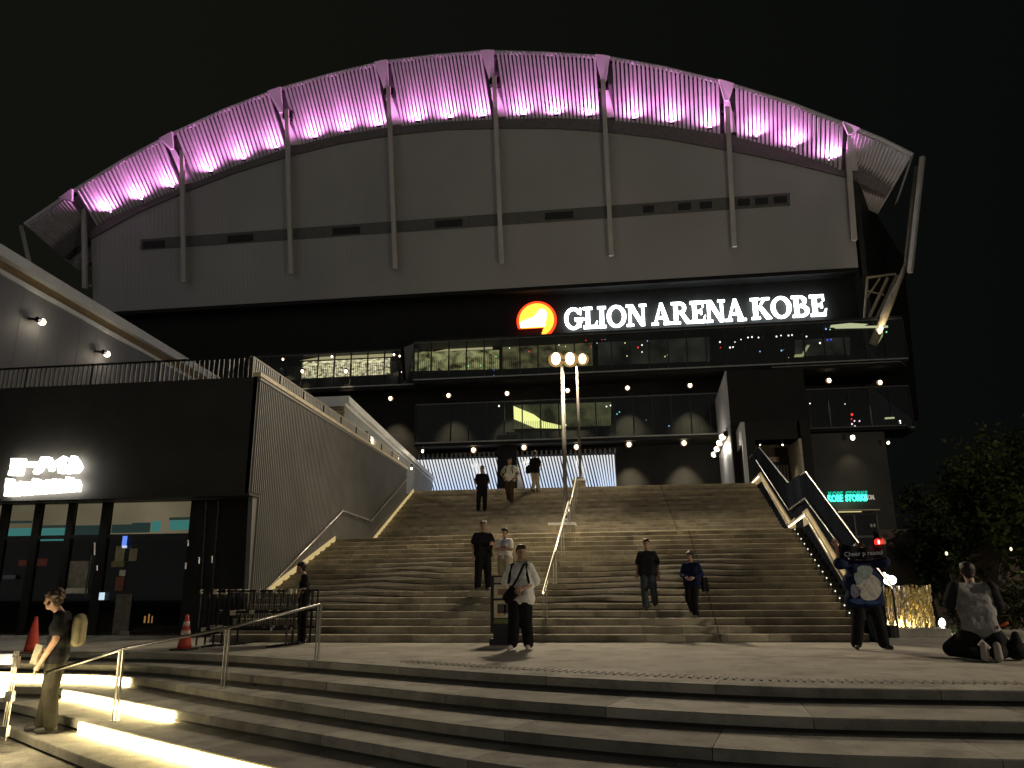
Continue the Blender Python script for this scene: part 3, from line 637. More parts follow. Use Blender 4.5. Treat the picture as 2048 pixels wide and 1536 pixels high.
while x < b[0]: mb.box(x, x+.12, 46.05, 46.2, b[2]-.02, b[2]+.22); x += .3
mb.build('top_track', M('track_grey', (.16, .16, .16), .5), led)
a, b = onY(996, 975, 45.9), onY(1034, 880, 45.9); MB().box(a[0], b[0], 45.6, 46.0, 4.95, b[2]+.3).build('pillar', m_black, led)
for x0, x1, y0, y1 in ((905, 998, 903, 912), (1182, 1227, 900, 908)):
    a, b = onY(x0, y1, 46.4), onY(x1, y0, 46.4); MB().box(a[0], b[0], 46.38, 46.9, a[2], b[2]).build('door_head', M('head_grey', (.10, .10, .11), .5), led)
# ---------------------------------------------------------------- entrance blocks to the right of the stairs
eb = thing('entrance_block', 'tall black entrance block with a pale lit left side and a bar of four lamps', 'building', (7.6, 38.5, 4.94))
A = onY(1450, 742, 38.5); Bk = onz(1430, 801, A[2])
mb = MB(); mb.hexa([(A[0]+.06, 38.52, 4.94), (9.5, 38.52, 4.94), (9.5, 46.8, 4.94), (Bk[0]+.06, 45.2, 4.94)], [(A[0]+.06, 38.52, A[2]), (9.5, 38.52, A[2]), (9.5, 46.8, A[2]), (Bk[0]+.06, 45.2, A[2])]); mb.build('block', m_black, eb)
for z0, z1 in ((4.95, 8.9), (8.93, A[2])):
    MB().prism([(A[0], 38.5, z0), (Bk[0], 45.2, z0), (Bk[0], 45.2, z1), (A[0], 38.5, z1)], (.055, 0, 0)).build('side_panel', m_grey, eb)
p = [onP(x, y, (A[0]-.25, 38.5, 0), V3(1, -.04, 0)) for x, y in ((1445, 874), (1439, 886), (1434, 898), (1428, 909))]
MB().tube([p[0]+V3(.16, -.3, .12), p[3]+V3(.16, .3, .02)], .16, 8).build('lamp_housing', m_frame, eb)
for q in p:
    MB().ball(q, (.16, .2, .15), 8, 6).build('bulb', e_down, eb, True)
lamp('POINT', p[1]+V3(-.4, 0, -.3), eb, 120, (1, .9, .75), r=.3)
# nearer portal
pt = thing('portal_block', 'dark portal with a narrow pale edge and a lit opening beside the stair head', 'building', (7.4, 36, 4.94))
Q = onY(1481, 844, 36.); Qb = onz(1468, 872, Q[2]); zd = onY(1482, 886, 36.)[2]
MB().prism([(Q[0], 36., zd), (Qb[0], Qb[1], zd), (Qb[0], Qb[1], Q[2]), (Q[0], 36., Q[2])], (.05, 0, 0)).build('side_panel', m_grey, pt)
MB().box(Q[0], Q[0]+.17, 35.98, 36.2, 4.94, Q[2]).build('edge_post', m_grey, pt)
o0, o1 = onY(1510, 880, 36), onY(1597, 880, 36); zt = o0[2]
MB().box(Q[0]+.17, o0[0], 36., 37.5, 4.94, Q[2]).build('front_wall', m_black, pt)
MB().box(o0[0], o1[0], 36., 37.5, zt, Q[2]).build('front_wall', m_black, pt)
MB().box(o1[0]+.12, 8.9, 36., 37.5, 0, Q[2]).build('front_wall', m_black, pt)
MB().box(o1[0], o1[0]+.12, 35.97, 38.4, 3.0, zt).build('jamb', M('jamb_beige', (.4, .36, .27), .6), pt)
MB().box(o0[0], o1[0], 36.05, 38.5, zt, zt+.04).build('ceiling', M('jamb_beige', (.4, .36, .27), .6), pt)
MB().box(o0[0], o1[0], 38.4, 38.5, 2.9, zt).build('back_wall', M('back_brown', (.06, .05, .035), .8), pt)
mb = MB(); x = o0[0]+.95
while x < o1[0]-.1: mb.tube([(x, 38.2, 3.), (x, 38.2, zt-.9)], .05, 6); x += .14
mb.build('curtain', M('curtain_beige', (.36, .3, .2), .8), pt)
q = [onY(*r, 38.3) for r in ((1538, 924), (1558, 924), (1558, 914), (1534, 914))]; MB().prism(q, (0, .05, 0)).build('shelf', M('shelf_tan', (.4, .32, .2), .7), pt)
def dlight2(x, y, Y, power, parent, s=1., aim=(0, .3, -1), ang=75):
    p = onY(x, y, Y); h = DLMESH.copy(); COL.objects.link(h); place(h, p, parent); h.scale = (s, s, s)
    MB().ball((p[0], p[1]-.02, p[2]), (.1*s, .1*s, .13*s), 8, 6).build('bulb', e_down, h, True)
    if power: lamp('SPOT', p+V3(0, 0, -.16), parent, power, (1., .82, .55), aim, ang, 1., .06)
dlight2(1520, 889, 36.6, 70, pt, .55); dlight2(1565, 889, 36.6, 90, pt, .65)
# team shop block on the right with green sign
sb = thing('shop_block', 'dark corner block of the arena carrying the green sign, right of the stairs', 'building', (10.8, 37, 0))
e1 = onY(1793, 1052, 37.)[0]
MB().box(8.92, e1, 37., 42.8, 0, 7.78).build('shop_wall', m_dark, sb)
for z0, zz, xr_ in ((8.95, 9.15, 1825), (12.5, 12.75, 1815)):
    p0 = onY(xr_, 864 if z0 < 10 else 745, 43.6)
    MB().prism([(8.9, 43., zz-.2), (p0[0]-.6, 42.9, zz-.2), (p0[0], 43.8, zz-.2), (p0[0]-1.2, 48, zz-.2), (8.9, 48, zz-.2)], (0, 0, .2)).build('prow_slab', m_black, sb)
    MB().tube([(8.9, 42.95, zz), (p0[0]-.6, 42.85, zz), (p0[0]+.03, 43.8, zz), (p0[0]-1.2, 48, zz)], .035, 6).build('prow_edge', M('sill_metal', (.32, .32, .29)), sb)
MB().box(9.0, e1-.4, 36.93, 37., 2.9, 3.0).build('door_lintel', m_frame, sb)
a, b = onY(1672, 1110, 36.96), onY(1752, 1030, 36.96); MB().box(a[0], b[0], 36.94, 36.99, 0, b[2]).build('shop_door', m_glassS, sb)
for x in (a[0], (a[0]+b[0])/2, b[0]): MB().box(x-.04, x+.04, 36.9, 36.95, 0, b[2]).build('door_frame', m_frame, sb)
a, b = onY(1670, 1024, 36.7), onY(1752, 1016, 36.7); MB().box(a[0], b[0], 36.2, 36.99, a[2], a[2]+.06).build('door_canopy', M('canopy_pale', (.5, .45, .3), .5), sb)
MB().box(a[0]+.1, a[0]+1.1, 36.5, 36.6, a[2]-.03, a[2]-.005).build('canopy_light', EM('canopy_glow', S(240, 225, 160), 1.), sb)
lamp('POINT', (a[0]+.6, 36.3, a[2]+.35), sb, 9, (1, .9, .65), r=.2)
dlight2(1705, 875, 36.2, DOWN_W*.5, sb, 1.0, (0, .45, -1)); dlight2(1776, 885, 36.2, 0, sb, .8)
p = onY(1742, 1051, 36.9)
for i in (0, .14): MB().box(p[0]+i-.045, p[0]+i+.045, 36.86, 36.9, p[2]-.07, p[2]+.07).build('notice', M('paper_white', (.6, .58, .5), .7), sb)
# ================================================================ SIGNS
def bar(x0, y0, x1, y1): return [(x0, y0), (x1, y0), (x1, y1), (x0, y1)]
def dia(x0, y0, x1, y1, w): return [(x0-w/2, y0), (x0+w/2, y0), (x1+w/2, y1), (x1-w/2, y1)]
def ring(cx, cy, rx_, ry_, tx, ty, a0, a1, n=14):
    out = []
    for i in range(n):
        q = []
        for a, r in ((i, 1), (i+1, 1), (i+1, 0), (i, 0)):
            t = math.radians(a0+(a1-a0)*a/n); q.append((cx+(rx_-(0 if r else tx))*math.cos(t), cy+(ry_-(0 if r else ty))*math.sin(t)))
        out.append(q)
    return out
GL = {   # flared serif capitals as strokes in a unit-high box: (width, strokes)
 'G': (1.0, ring(.5, .5, .5, .52, .2, .12, 42, 345)+[bar(.70, .08, .90, .46), bar(.56, .40, 1.08, .52), [(.72, .74), (.92, .66), (.93, .98), (.86, .98)]]),
 'L': (.74, [bar(.14, 0, .36, 1), bar(0, .90, .50, 1), bar(.0, 0, .74, .13), [(.60, .12), (.74, .12), (.78, .32), (.72, .32)]]),
 'I': (.46, [bar(.12, 0, .34, 1), bar(0, .90, .46, 1), bar(0, 0, .46, .10)]),
 'O': (1.04, ring(.52, .5, .52, .52, .21, .12, 0, 360, 24)),
 'N': (1.02, [bar(.10, 0, .24, 1), bar(-.02, 0, .36, .09), bar(-.04, .91, .28, 1), [(.08, 1), (.34, 1), (.94, 0), (.74, 0)], bar(.80, .05, .94, 1), bar(.68, .91, 1.06, 1)]),
 'A': (1.04, [[(.08, 0), (.22, 0), (.56, 1), (.46, 1)], [(.70, 0), (.96, 0), (.60, 1), (.44, 1)], bar(.26, .28, .74, .38), bar(-.04, 0, .34, .09), bar(.62, 0, 1.08, .09)]),
 'R': (.98, [bar(.12, 0, .34, 1), bar(0, .90, .4, 1), bar(0, 0, .46, .09), bar(.3, .46, .5, .57)]+ring(.46, .73, .34, .27, .19, .11, -90, 90, 8)+[[(.44, .5), (.64, .5), (1.02, 0), (.78, 0)], bar(.3, .89, .5, 1)]),
 'E': (.78, [bar(.12, 0, .34, 1), bar(0, .88, .72, 1), bar(0, 0, .76, .12), bar(.3, .45, .58, .57), [(.62, .88), (.72, .88), (.72, .70), (.67, .70)], [(.64, .12), (.76, .12), (.82, .33), (.75, .33)], bar(.54, .38, .62, .64)]),
 'K': (1.0, [bar(.12, 0, .34, 1), bar(0, .90, .46, 1), bar(0, 0, .46, .09), [(.30, .42), (.42, .50), (.86, 1), (.66, 1)], [(.38, .56), (.54, .62), (1.04, 0), (.76, 0)], bar(.58, .91, 1.0, 1)]),
 'B': (.88, [bar(.12, 0, .34, 1), bar(0, .90, .4, 1), bar(0, 0, .4, .10), bar(.3, .46, .5, .57)]+ring(.44, .75, .32, .25, .19, .10, -90, 90, 8)+ring(.46, .28, .40, .28, .2, .11, -90, 90, 8)+[bar(.3, .89, .46, 1), bar(.3, 0, .48, .11)])}
gs = thing('arena_name_sign', 'large glowing white letters GLION ARENA KOBE with an orange disc emblem', 'sign', (3.5, 46.7, 16.8))
YS = 46.62
for word, x0, x1, yb0, yb1, yt0 in (('GLION', 1129, 1293, 659, 650, 617), ('ARENA', 1305, 1492, 650, 640, 607), ('KOBE', 1504, 1654, 639, 630, 597)):
    a, b, t = onY(x0, yb0, YS), onY(x1, yb1, YS), onY(x0, yt0, YS)
    hgt = t[2]-a[2]; tot = sum(GL[c][0] for c in word)+.04*(len(word)-1); sx = (b[0]-a[0])/tot; x = a[0]; zz = (a[2]+b[2])/2
    for c in word:
        mb = MB()
        for i, pl in enumerate(GL[c][1]):
            mb.prism([(x+px_*sx, YS-.003*(i % 5), zz+py_*hgt) for px_, py_ in pl], (0, .14, 0))
        mb.build('letter', e_white, gs); x += (GL[c][0]+.04)*sx
# emblem
cc = onY(1073, 640, YS); rr = (onY(1113, 640, YS)-onY(1033, 640, YS))[0]/2
e_red = EM('emblem_red', (1., .05, .01), 2.2); e_org = EM('emblem_orange', (1., .34, .03), 3.2); e_wh = EM('emblem_white', (1., .92, .72), 6)
def emblem(r, y, mat, name):
    k = r/rr; cut = -.42/k+.02
    a0 = 180-math.degrees(math.asin(cut)); up_pts = [(math.cos(math.radians(t)), math.sin(math.radians(t))) for t in np.linspace(a0, 360+math.degrees(math.asin(cut))-360, 40)]
    tail = [(math.cos(math.radians(t)), math.sin(math.radians(t))) for t in np.linspace(math.degrees(math.asin(cut)), -74, 14)]+[(.20, -.80), (.36, -.70), (.30, -.55), (.42, cut)]
    MB().prism([(cc[0]+px_*r, y, cc[2]+py_*r) for px_, py_ in up_pts[::-1]], (0, .07, 0)).build(name, mat, gs)
    mb = MB(); n = 14
    for i in range(n-1):
        q = [tail[i], tail[i+1]]; f = lambda t: (.42-(t[1]-cut)/(-.98-cut)*-.0-(cut-t[1])*.32+.03*math.sin(i*1.9), t[1])
        mb.prism([(cc[0]+px_*r, y+.001, cc[2]+py_*r) for px_, py_ in (f(q[0]), f(q[1]), q[1], q[0])], (0, .066, 0))
    mb.build(name, mat, gs)
emblem(rr, YS+.05, e_red, 'emblem_rim'); emblem(rr*.87, YS-.03, e_org, 'emblem_disc')
MB().prism([(cc[0]+a*rr, YS-.07, cc[2]+b*rr) for a, b in ((-.8, -.36), (.42, -.36), (.52, .3), (.42, .52), (.2, .55), (0, .3), (-.18, .12), (-.42, .06), (-.62, -.02), (-.82, -.1))], (0, .03, 0)).build('emblem_flare', e_wh, gs)
# green shop sign
def text(body, p, h, mat, name, parent, depth=.03, sx=1., bold=0.):
    cu = bpy.data.curves.new('lettering', 'FONT'); cu.body = body; cu.size = h*1.38; cu.extrude = depth; cu.offset = bold
    tmp = bpy.data.objects.new('lettering', cu); COL.objects.link(tmp); dg = bpy.context.evaluated_depsgraph_get()
    me = bpy.data.meshes.new_from_object(tmp.evaluated_get(dg)); bpy.data.objects.remove(tmp)
    w = max(v.co.x for v in me.vertices)-min(v.co.x for v in me.vertices)
    for v in me.vertices: v.co = (v.co.x*sx, -v.co.z, v.co.y)
    me.materials.clear(); me.materials.append(mat); o = bpy.data.objects.new(name, me); COL.objects.link(o); place(o, p, parent); return o, w*sx
ks = thing('shop_sign', 'glowing green KOBE STORKS sign with small white OFFICIAL beside it', 'sign', (10.4, 36.9, 4.6))
a, b, t = onY(1656, 1003, 36.85), onY(1723, 1000, 36.85), onY(1656, 982, 36.85)
e_grn = EM('sign_green', (.06, 1., .62), 2.6); e_grnd = EM('sign_green_dim', (.02, .62, .40), .9)
x = a[0]; h_ = (t[2]-a[2])*.62
for wd, wpx in (('KOBE', 26), ('STORKS', 38)):
    tgt = wpx/1510*37*1.02; o, w = text(wd, (x, 36.85, a[2]), h_, e_grn, 'lettering', ks, bold=.012); o.scale.x = tgt/w
    o2, w2 = text(wd, (x+.06, 36.92, a[2]+h_*.55), h_, e_grnd, 'lettering', ks, bold=.01); o2.scale.x = tgt/w2; x += tgt+.13
p = onY(1724, 999, 36.9); o, w = text('OFFICIAL', p, .21, EM('sign_offwhite', S(190, 185, 165), .8), 'lettering', ks); o.scale.x = .56/w
# ================================================================ LEFT RESTAURANT BUILDING
rb = thing('restaurant_building', 'low black restaurant building with a ribbed metal side wall beside the stairs', 'building', (-14, 16, 0))
ZF, ZT = 3.05, 5.72
mb = MB(); mb.prism([(-30, 15.85, ZF), (-8.14, 15.85, ZF), (XL(31)-.06, 31, ZF), (-30, 31, ZF)], (0, 0, ZT-ZF)); mb.build('fascia', M('fascia_black', (.030, .028, .024), .6, 0, (1.2, .3), (25, .08), spec=.25), rb)
mb = MB(); mb.prism([(-30, 17.6, -.02), (XL(17.6)-.1, 17.6, -.02), (XL(31)-.06, 31, -.02), (-30, 31, -.02)], (0, 0, ZF)); mb.build('ground_floor', m_black, rb)
MB().box(-60, -14, 31, 50, 0, 5.7).build('rear_block', m_black, rb)
MB().prism([(XL(16.3)-.14, 16.3, 0), (XL(31)-.14, 31, 0), (XL(31)-.14, 31, 5.74), (XL(16.3)-.14, 16.3, ZF+.01), (XL(15.85)-.14, 15.85, ZF+.01), (XL(15.85)-.14, 15.85, 5.74)], (.10, 0, 0)).build('side_wall', m_rib, rb)
mb = MB(); y = 15.9
while y < 31:
    x = XL(y); z0 = ZF+.02 if y < 16.3 else 0.
    mb.hexa([(x-.05, y, z0), (x, y+.015, z0), (x, y+.05, z0), (x-.05, y+.065, z0)], [(x-.05, y, 5.66), (x, y+.015, 5.66), (x, y+.05, 5.66), (x-.05, y+.065, 5.66)]); y += .105
mb.build('wall_ribs', m_rib, rb, kind='stuff')
MB().prism([(XL(15.8)-.16, 15.8, 5.72), (XL(15.8)+.05, 15.8, 5.72), (XL(31)+.05, 31, 5.72), (XL(31)-.16, 31, 5.72)], (0, 0, .09)).build('coping', M('coping_cream', (.55, .48, .32), .5), rb)
MB().prism([(XL(15.84)-.05, 15.84, 5.64), (XL(15.84)+.03, 15.84, 5.64), (XL(31)+.03, 31, 5.64), (XL(31)-.05, 31, 5.64)], (0, 0, .06)).build('edge_trim', m_rib, rb)
MB().box(-30, -8.1, 15.82, 16.3, ZF-.06, ZF-.002).build('fascia_edge', m_dark, rb)
# roof railing: real bars
ra = [(-30, 16.05), (-8.45, 16.05)]; rc = [(XL(16.05)-.30, 16.05), (XL(30.6)-.30, 30.6)]
for i, (q, bs) in enumerate((((ra), .125), ((rc), .12))):
    t = thing('roof_railing', ['low black barred railing along the front roof edge of the restaurant', 'low barred railing along the sloping side roof edge above the ribbed wall'][i], 'railing', (*q[0], 5.72), 'roof railings')
    a, b = V3(*q[0], 0), V3(*q[1], 0); L = np.linalg.norm(b-a); n = int(L/bs); d = (b-a)/L
    MB().tube([a+uz*6.27, b+uz*6.27], .028, 6).build('top_rail', m_frame if i == 0 else m_col, t)
    mb = MB(); keep = range(n+1) if i else range(max(0, n-66), n+1)
    for k in keep:
        c = a+d*(k*bs); mb.box(c[0]-.012, c[0]+.012, c[1]-.02, c[1]+.02, 5.72, 6.26)
    mb.build('bars', m_frame if i == 0 else m_col, t, kind='stuff')
    for k in range(0, n+1, 14):
        c = a+d*(k*bs); MB().box(c[0]-.03, c[0]+.03, c[1]-.03, c[1]+.03, 5.7, 6.26).build('rail_post', m_frame, t)
# storefront
def sY(x, y): return onY(x, y, 16.3)
def rect(px, y, mat, name, th=.03, parent=None):
    x0, x1, z0, z1 = px; return MB().box(x0, x1, y, y+th, z0, z1).build(name, mat, parent or rb)
zt0, zt1 = 2.22, 2.97
wx_ = [(-20.4, -19.6), (-19.4, -18.6), (-18.4, -17.6), (-17.4, -16.6), (-16.2, -15.4), (-15.2, -14.6), (-14.42, -13.72), (-13.55, -12.85), (-12.69, -11.98), (-11.77, -9.75)]
xs = [-30]+[v for w in wx_ for v in w]+[-8.2]
for a, b in zip(xs[::2], xs[1::2]): rect((a, b, 0, ZF-.07), 16.3, m_black, 'pilaster', .12)
e_trans = EMN('transom_glow', S(104, 96, 74), S(132, 122, 96), 1.25, .5); e_cyan = EM('cool_tube_glow', S(110, 215, 205), .45); e_cy2 = EM('cool_wall_glow', S(62, 92, 88), .5)
for i, (a, b) in enumerate(wx_):
    rect((a, b, ZF-.09, ZF-.07), 16.32, m_frame, 'frame'); rect((a, b, zt0-.08, zt0), 16.31, m_frame, 'transom_bar', .1)
    rect((a, b, zt0, ZF-.09), 16.36, m_glassS, 'window', .01); rect((a, b, .06, zt0-.08), 16.36, m_glassS, 'window', .01)
    rect((a-.1, b+.1, zt0+.02, ZF), 17.3, e_trans, 'lit_ceiling_wall'); MB().box(a, b, 16.42, 17.6, zt0-.16, zt0-.12).build('glow_blocker', m_black, rb)  # hidden board added to keep the transom glow off the lower glass
for px_, mt in (((-700, 1085, 62, 1056), e_cyan), ((78, 1082, 132, 1056), e_cyan), ((146, 1076, 205, 1050), e_cy2), ((222, 1066, 300, 1048), e_cy2), ((262, 1064, 300, 1045), e_cy2), ((302, 1063, 321, 1042), e_cyan), ((338, 1060, 378, 1040), e_cyan), ((338, 1040, 378, 1034), e_cy2), ((-700, 1056, 62, 1046), e_cy2), ((78, 1056, 132, 1050), e_cy2)):
    p_, q_ = onY(px_[0], px_[1], 17.22), onY(px_[2], px_[3], 17.22); rect((p_[0], q_[0], p_[2], q_[2]), 17.22, mt, 'cool_light')
def spx(x0, y0, x1, y1, Y, mat, name, **k):
    a, b = onY(x0, y1, Y), onY(x1, y0, Y); return rect((a[0], b[0], max(a[2], .01), b[2]), Y, mat, name, .02, **k)
mp = lambda n, c: M(n, S(*c), .7, 0, (9., .4), (40, .1))
spx(132, 1122, 178, 1186, 16.335, mp('poster_grey', (120, 115, 100)), 'poster'); spx(131, 1176, 176, 1187, 16.33, mp('poster_pale', (190, 186, 165)), 'poster_strip')
spx(228, 1092, 250, 1130, 16.335, mp('poster_cream', (140, 132, 100)), 'poster'); spx(257, 1097, 275, 1122, 16.335, mp('poster_cream', (140, 132, 100)), 'poster')
spx(222, 1122, 249, 1134, 16.33, mp('poster_olive', (120, 112, 70)), 'poster'); spx(238, 1140, 251, 1152, 16.33, mp('poster_pale', (190, 186, 165)), 'poster')
spx(229, 1154, 248, 1182, 16.335, mp('poster_rust', (120, 75, 55)), 'poster'); spx(222, 1188, 264, 1282, 16.335, mp('poster_worn', (95, 90, 82)), 'poster'); spx(238, 1262, 258, 1281, 16.33, mp('paper_stack', (130, 125, 110)), 'notice')
spx(243, 1072, 254, 1094, 16.28, EM('blue_screen', (.15, .3, 1.), .9), 'blue_screen'); spx(244, 1091, 253, 1096, 16.27, EM('blue_screen_foot', (.7, .8, 1.), .8), 'screen_foot')
spx(197, 1185, 209, 1200, 16.28, EM('tablet_glow', (.65, .85, .95), .9), 'tablet_screen')
spx(36, 1120, 55, 1132, 16.5, EM('red_lamp_a', (1, .18, .08), .06), 'red_lamp'); spx(68, 1117, 94, 1132, 16.5, EM('red_lamp_a', (1, .18, .08), .06), 'red_lamp')
spx(5, 1150, 30, 1158, 16.28, EM('dim_lettering', (.5, .5, .5), .04), 'door_lettering')
for i, (x0, x1) in enumerate(((287, 291), (295, 299), (302, 305))): spx(x0, 1232-i % 2*4, x1, 1246, 16.6, EM('orange_reflex', (1., .5, .15), .5), 'interior_lamp')
for x, y0, y1 in ((194, 1131, 1141), (371, 1125, 1138), (398, 1114, 1128), (424, 1112, 1126), (189, 1085, 1110), (376, 1080, 1092)):
    a, b = onY(x, y0, 16.2), onY(x, y1, 16.2); MB().tube([a, b], .018, 6).build('door_handle', m_steel, rb)
for x0, y0, x1, y1 in ((412, 1000, 402, 1180), (437, 1000, 424, 1180), (187, 1085, 170, 1195)):
    a, b = onY(x0, y0, 16.22), onY(x1, y1, 16.22); MB().tube([a, b], .02, 6).build('downpipe', m_blackg, rb)
# blown-out white sign on the fascia
rs = thing('restaurant_sign', 'dazzling white two-line sign on the black fascia of the restaurant', 'sign', (-13.2, 15.7, 3.1))
e_bl = EM('sign_warm_white', (1., .95, .84), 16)
def ch(x, y, Y=15.66): return onY(x, y, Y)
row1 = [[(24, 917), (44, 917), (43, 924), (23, 924)], [(40, 917), (46, 917), (40, 948), (33, 948)], [(22, 931), (40, 931), (39, 937), (21, 937)], [(17, 942), (40, 942), (39, 950), (16, 950)], [(22, 917), (28, 917), (24, 950), (18, 950)],
        [(50, 924), (71, 923), (71, 932), (50, 933)], [(82, 914), (89, 914), (80, 940), (68, 948), (66, 944)], [(91, 914), (97, 914), (104, 938), (98, 942)], [(88, 926), (100, 925), (100, 932), (88, 933)],
        [(126, 912), (131, 917), (106, 933), (103, 927)], [(117, 922), (125, 922), (123, 946), (116, 946)], [(142, 912), (149, 912), (141, 944), (131, 947)], [(148, 914), (154, 920), (160, 934), (154, 942), (146, 930)], [(130, 936), (158, 934), (152, 945), (131, 946)]]
for pl in row1: MB().prism([ch(*q) for q in pl[::-1]], (0, .12, 0)).build('character', e_bl, rs)
x = 8
for i, (w, h) in enumerate(((16, 36), (13, 27), (14, 28), (12, 26), (14, 32), (12, 26), (15, 27), (13, 28), (12, 26), (13, 30), (12, 24))):
    b_ = 992-i*1.0; t_ = b_-h*.98; s_ = 6*(1-i/11.)
    for pl in ([(x, b_), (x+4.5, b_), (x+4.5+s_*.6, t_), (x+s_*.6, t_)], [(x+w-6, b_), (x+w-1.5, b_), (x+w-1, t_+4), (x+w-5.5, t_+4)], [(x+1, b_-h*.42), (x+w-2, b_-h*.42), (x+w-2, b_-h*.62), (x+1, b_-h*.62)], [(x+1, b_), (x+w-2, b_), (x+w-2, b_-5), (x+1, b_-5)], [(x+3, t_+6), (x+w-2, t_+6), (x+w-2, t_+1), (x+3, t_+1)]):
        MB().prism([ch(q[0], q[1], 15.66-.002*(i % 3)) for q in pl], (0, .12, 0)).build('character', e_bl, rs)
    x += 13.6
MB().prism([ch(16, 975, 15.70), ch(158, 968, 15.70), ch(156, 981, 15.70), ch(14, 988, 15.70)], (0, .1, 0)).build('backlight', e_bl, rs)
# ================================================================ WHITE HALL AND SIDE WALL BEHIND
hx = lambda y: -21.1-.09*(y-22)
hl = lambda x, y: onP(x, y, (-21.1, 22, 0), V3(1, .09, 0))
hall = thing('white_hall', 'pale grey hall with a thick white eaves line rising behind the restaurant roof', 'building', (-24, 24, 5.72))
ZH = onP(405, 740, (-21.1, 22, 0), V3(1, .09, 0))[2]
MB().prism([(hx(18), 18, 5.7), (hx(46), 46, 5.7), (-40, 46, 5.7), (-40, 18, 5.7)], (0, 0, ZH-.9-5.7)).build('wall', M('hall_grey', (.19, .195, .21), .6, 0, (.5, .1), (20, .04)), hall)
for z0, z1, off, m in ((ZH-.90, ZH-.74, .10, m_cap), (ZH-.74, ZH-.40, .02, m_tan), (ZH-.40, ZH, .28, m_cap)):
    MB().prism([(hx(17.8)+off, 17.8, z0), (hx(46)+off, 46, z0), (-40, 46, z0), (-40, 17.8, z0)], (0, 0, z1-z0-.003)).build('eaves', m, hall)
mb = MB()
for k in range(24): y = 18.5+k*1.15; mb.box(hx(y)-.01, hx(y)+.006, y-.012, y+.012, 5.7, ZH-.9)
mb.build('panel_joint', m_soff, hall)
for x, y in ((66, 645), (198, 709)):
    p = hl(x, y)+V3(.35, 0, 0); MB().tube([p+V3(-.35, -.3, .05), p+V3(.0, -.12, .05)], .05, 6).build('bracket', m_frame, hall)
    h = MB().tube([p+V3(0, -.25, .03), p+V3(0, -.02, .03)], .1, 8).build('spotlight', m_frame, hall); MB().ball(p+V3(.02, 0, 0), .13, 8, 6).build('bulb', e_down, h, True)
    lamp('POINT', p+V3(.35, .1, -.1), hall, 16, (1, .86, .62), r=.1)
bx3 = lambda y: -9.37-.1*(y-24.8)
sw = thing('pale_side_wall', 'pale metal wall with a thick white coping sloping down behind the ribbed wall', 'wall', (-10.5, 30, 0))
Z3 = onP(693, 795, (-9.37, 24.8, 0), V3(1, .1, 0))[2]
MB().prism([(bx3(24.8), 24.8, 3), (bx3(46), 46, 3), (-13.5, 46, 3), (-13.0, 24.8, 3)], (0, 0, Z3-.25-3)).build('wall', m_grey, sw)
mb = MB(); y = 24.9
while y < 46: mb.box(bx3(y)-.02, bx3(y)+.02, y, y+.05, 3, Z3-.3); y += .16
mb.build('wall_ribs', m_grey, sw, kind='stuff')
for z0, z1, off in ((Z3-.36, Z3-.24, .05), (Z3-.24, Z3, .16)): MB().prism([(bx3(24.6)+off, 24.6, z0), (bx3(46)+off, 46, z0), (-13.6, 46, z0), (-13.1, 24.6, z0)], (0, 0, z1-z0-.003)).build('coping', m_cap, sw)
for k in range(5): MB().box(-13.1, bx3(24.8)-.02, 24.72-.01*(k % 2), 24.8, Z3-1.0+k*.14, Z3-.88+k*.14).build('front_board', M('board_beige', (.34, .29, .19), .7), sw)
for x, y, s in ((732, 875, 1.), (795, 917, 1.), (823, 937, .9), (845, 902, 1.05)):
    p = onP(x, y, (-9.0, 24.8, 0), V3(1, .1, 0)) if y < 900 else onP(x, y, (-8.75, 24.8, 0), V3(1, .1, 0))
    h = DLMESH.copy(); COL.objects.link(h); place(h, p+uz*.05, sw); h.scale = (.8*s,)*3
    MB().ball(p, (.07*s, .07*s, .12*s), 8, 6).build('bulb', e_down, h, True)
    lamp('POINT', p+V3(.25, -.1, -.1), sw, 14, (1, .86, .62), r=.1)
# ================================================================ PEOPLE
def remesh(mb, name, mat, parent, vox, it=6, extra=None, smooth=True):
    me = bpy.data.meshes.new('raw'); me.from_pydata(mb.v, [], mb.f)
    o = bpy.data.objects.new('raw', me); COL.objects.link(o)
    r = o.modifiers.new('r', 'REMESH'); r.mode = 'VOXEL'; r.voxel_size = vox
    s = o.modifiers.new('s', 'SMOOTH'); s.iterations = it; s.factor = .5
    dg = bpy.context.evaluated_depsgraph_get(); m2 = bpy.data.meshes.new_from_object(o.evaluated_get(dg)); bpy.data.objects.remove(o)
    v = np.zeros(len(m2.vertices)*3); m2.vertices.foreach_get('co', v); v = v.reshape(-1, 3)
    f = [tuple(p.vertices) for p in m2.polygons]
    out = MB(); out.add(v, f)
    if extra: out.add(extra.v, extra.f)
    return out.build(name, mat, parent, smooth)
SKIN = (.36, .22, .15)
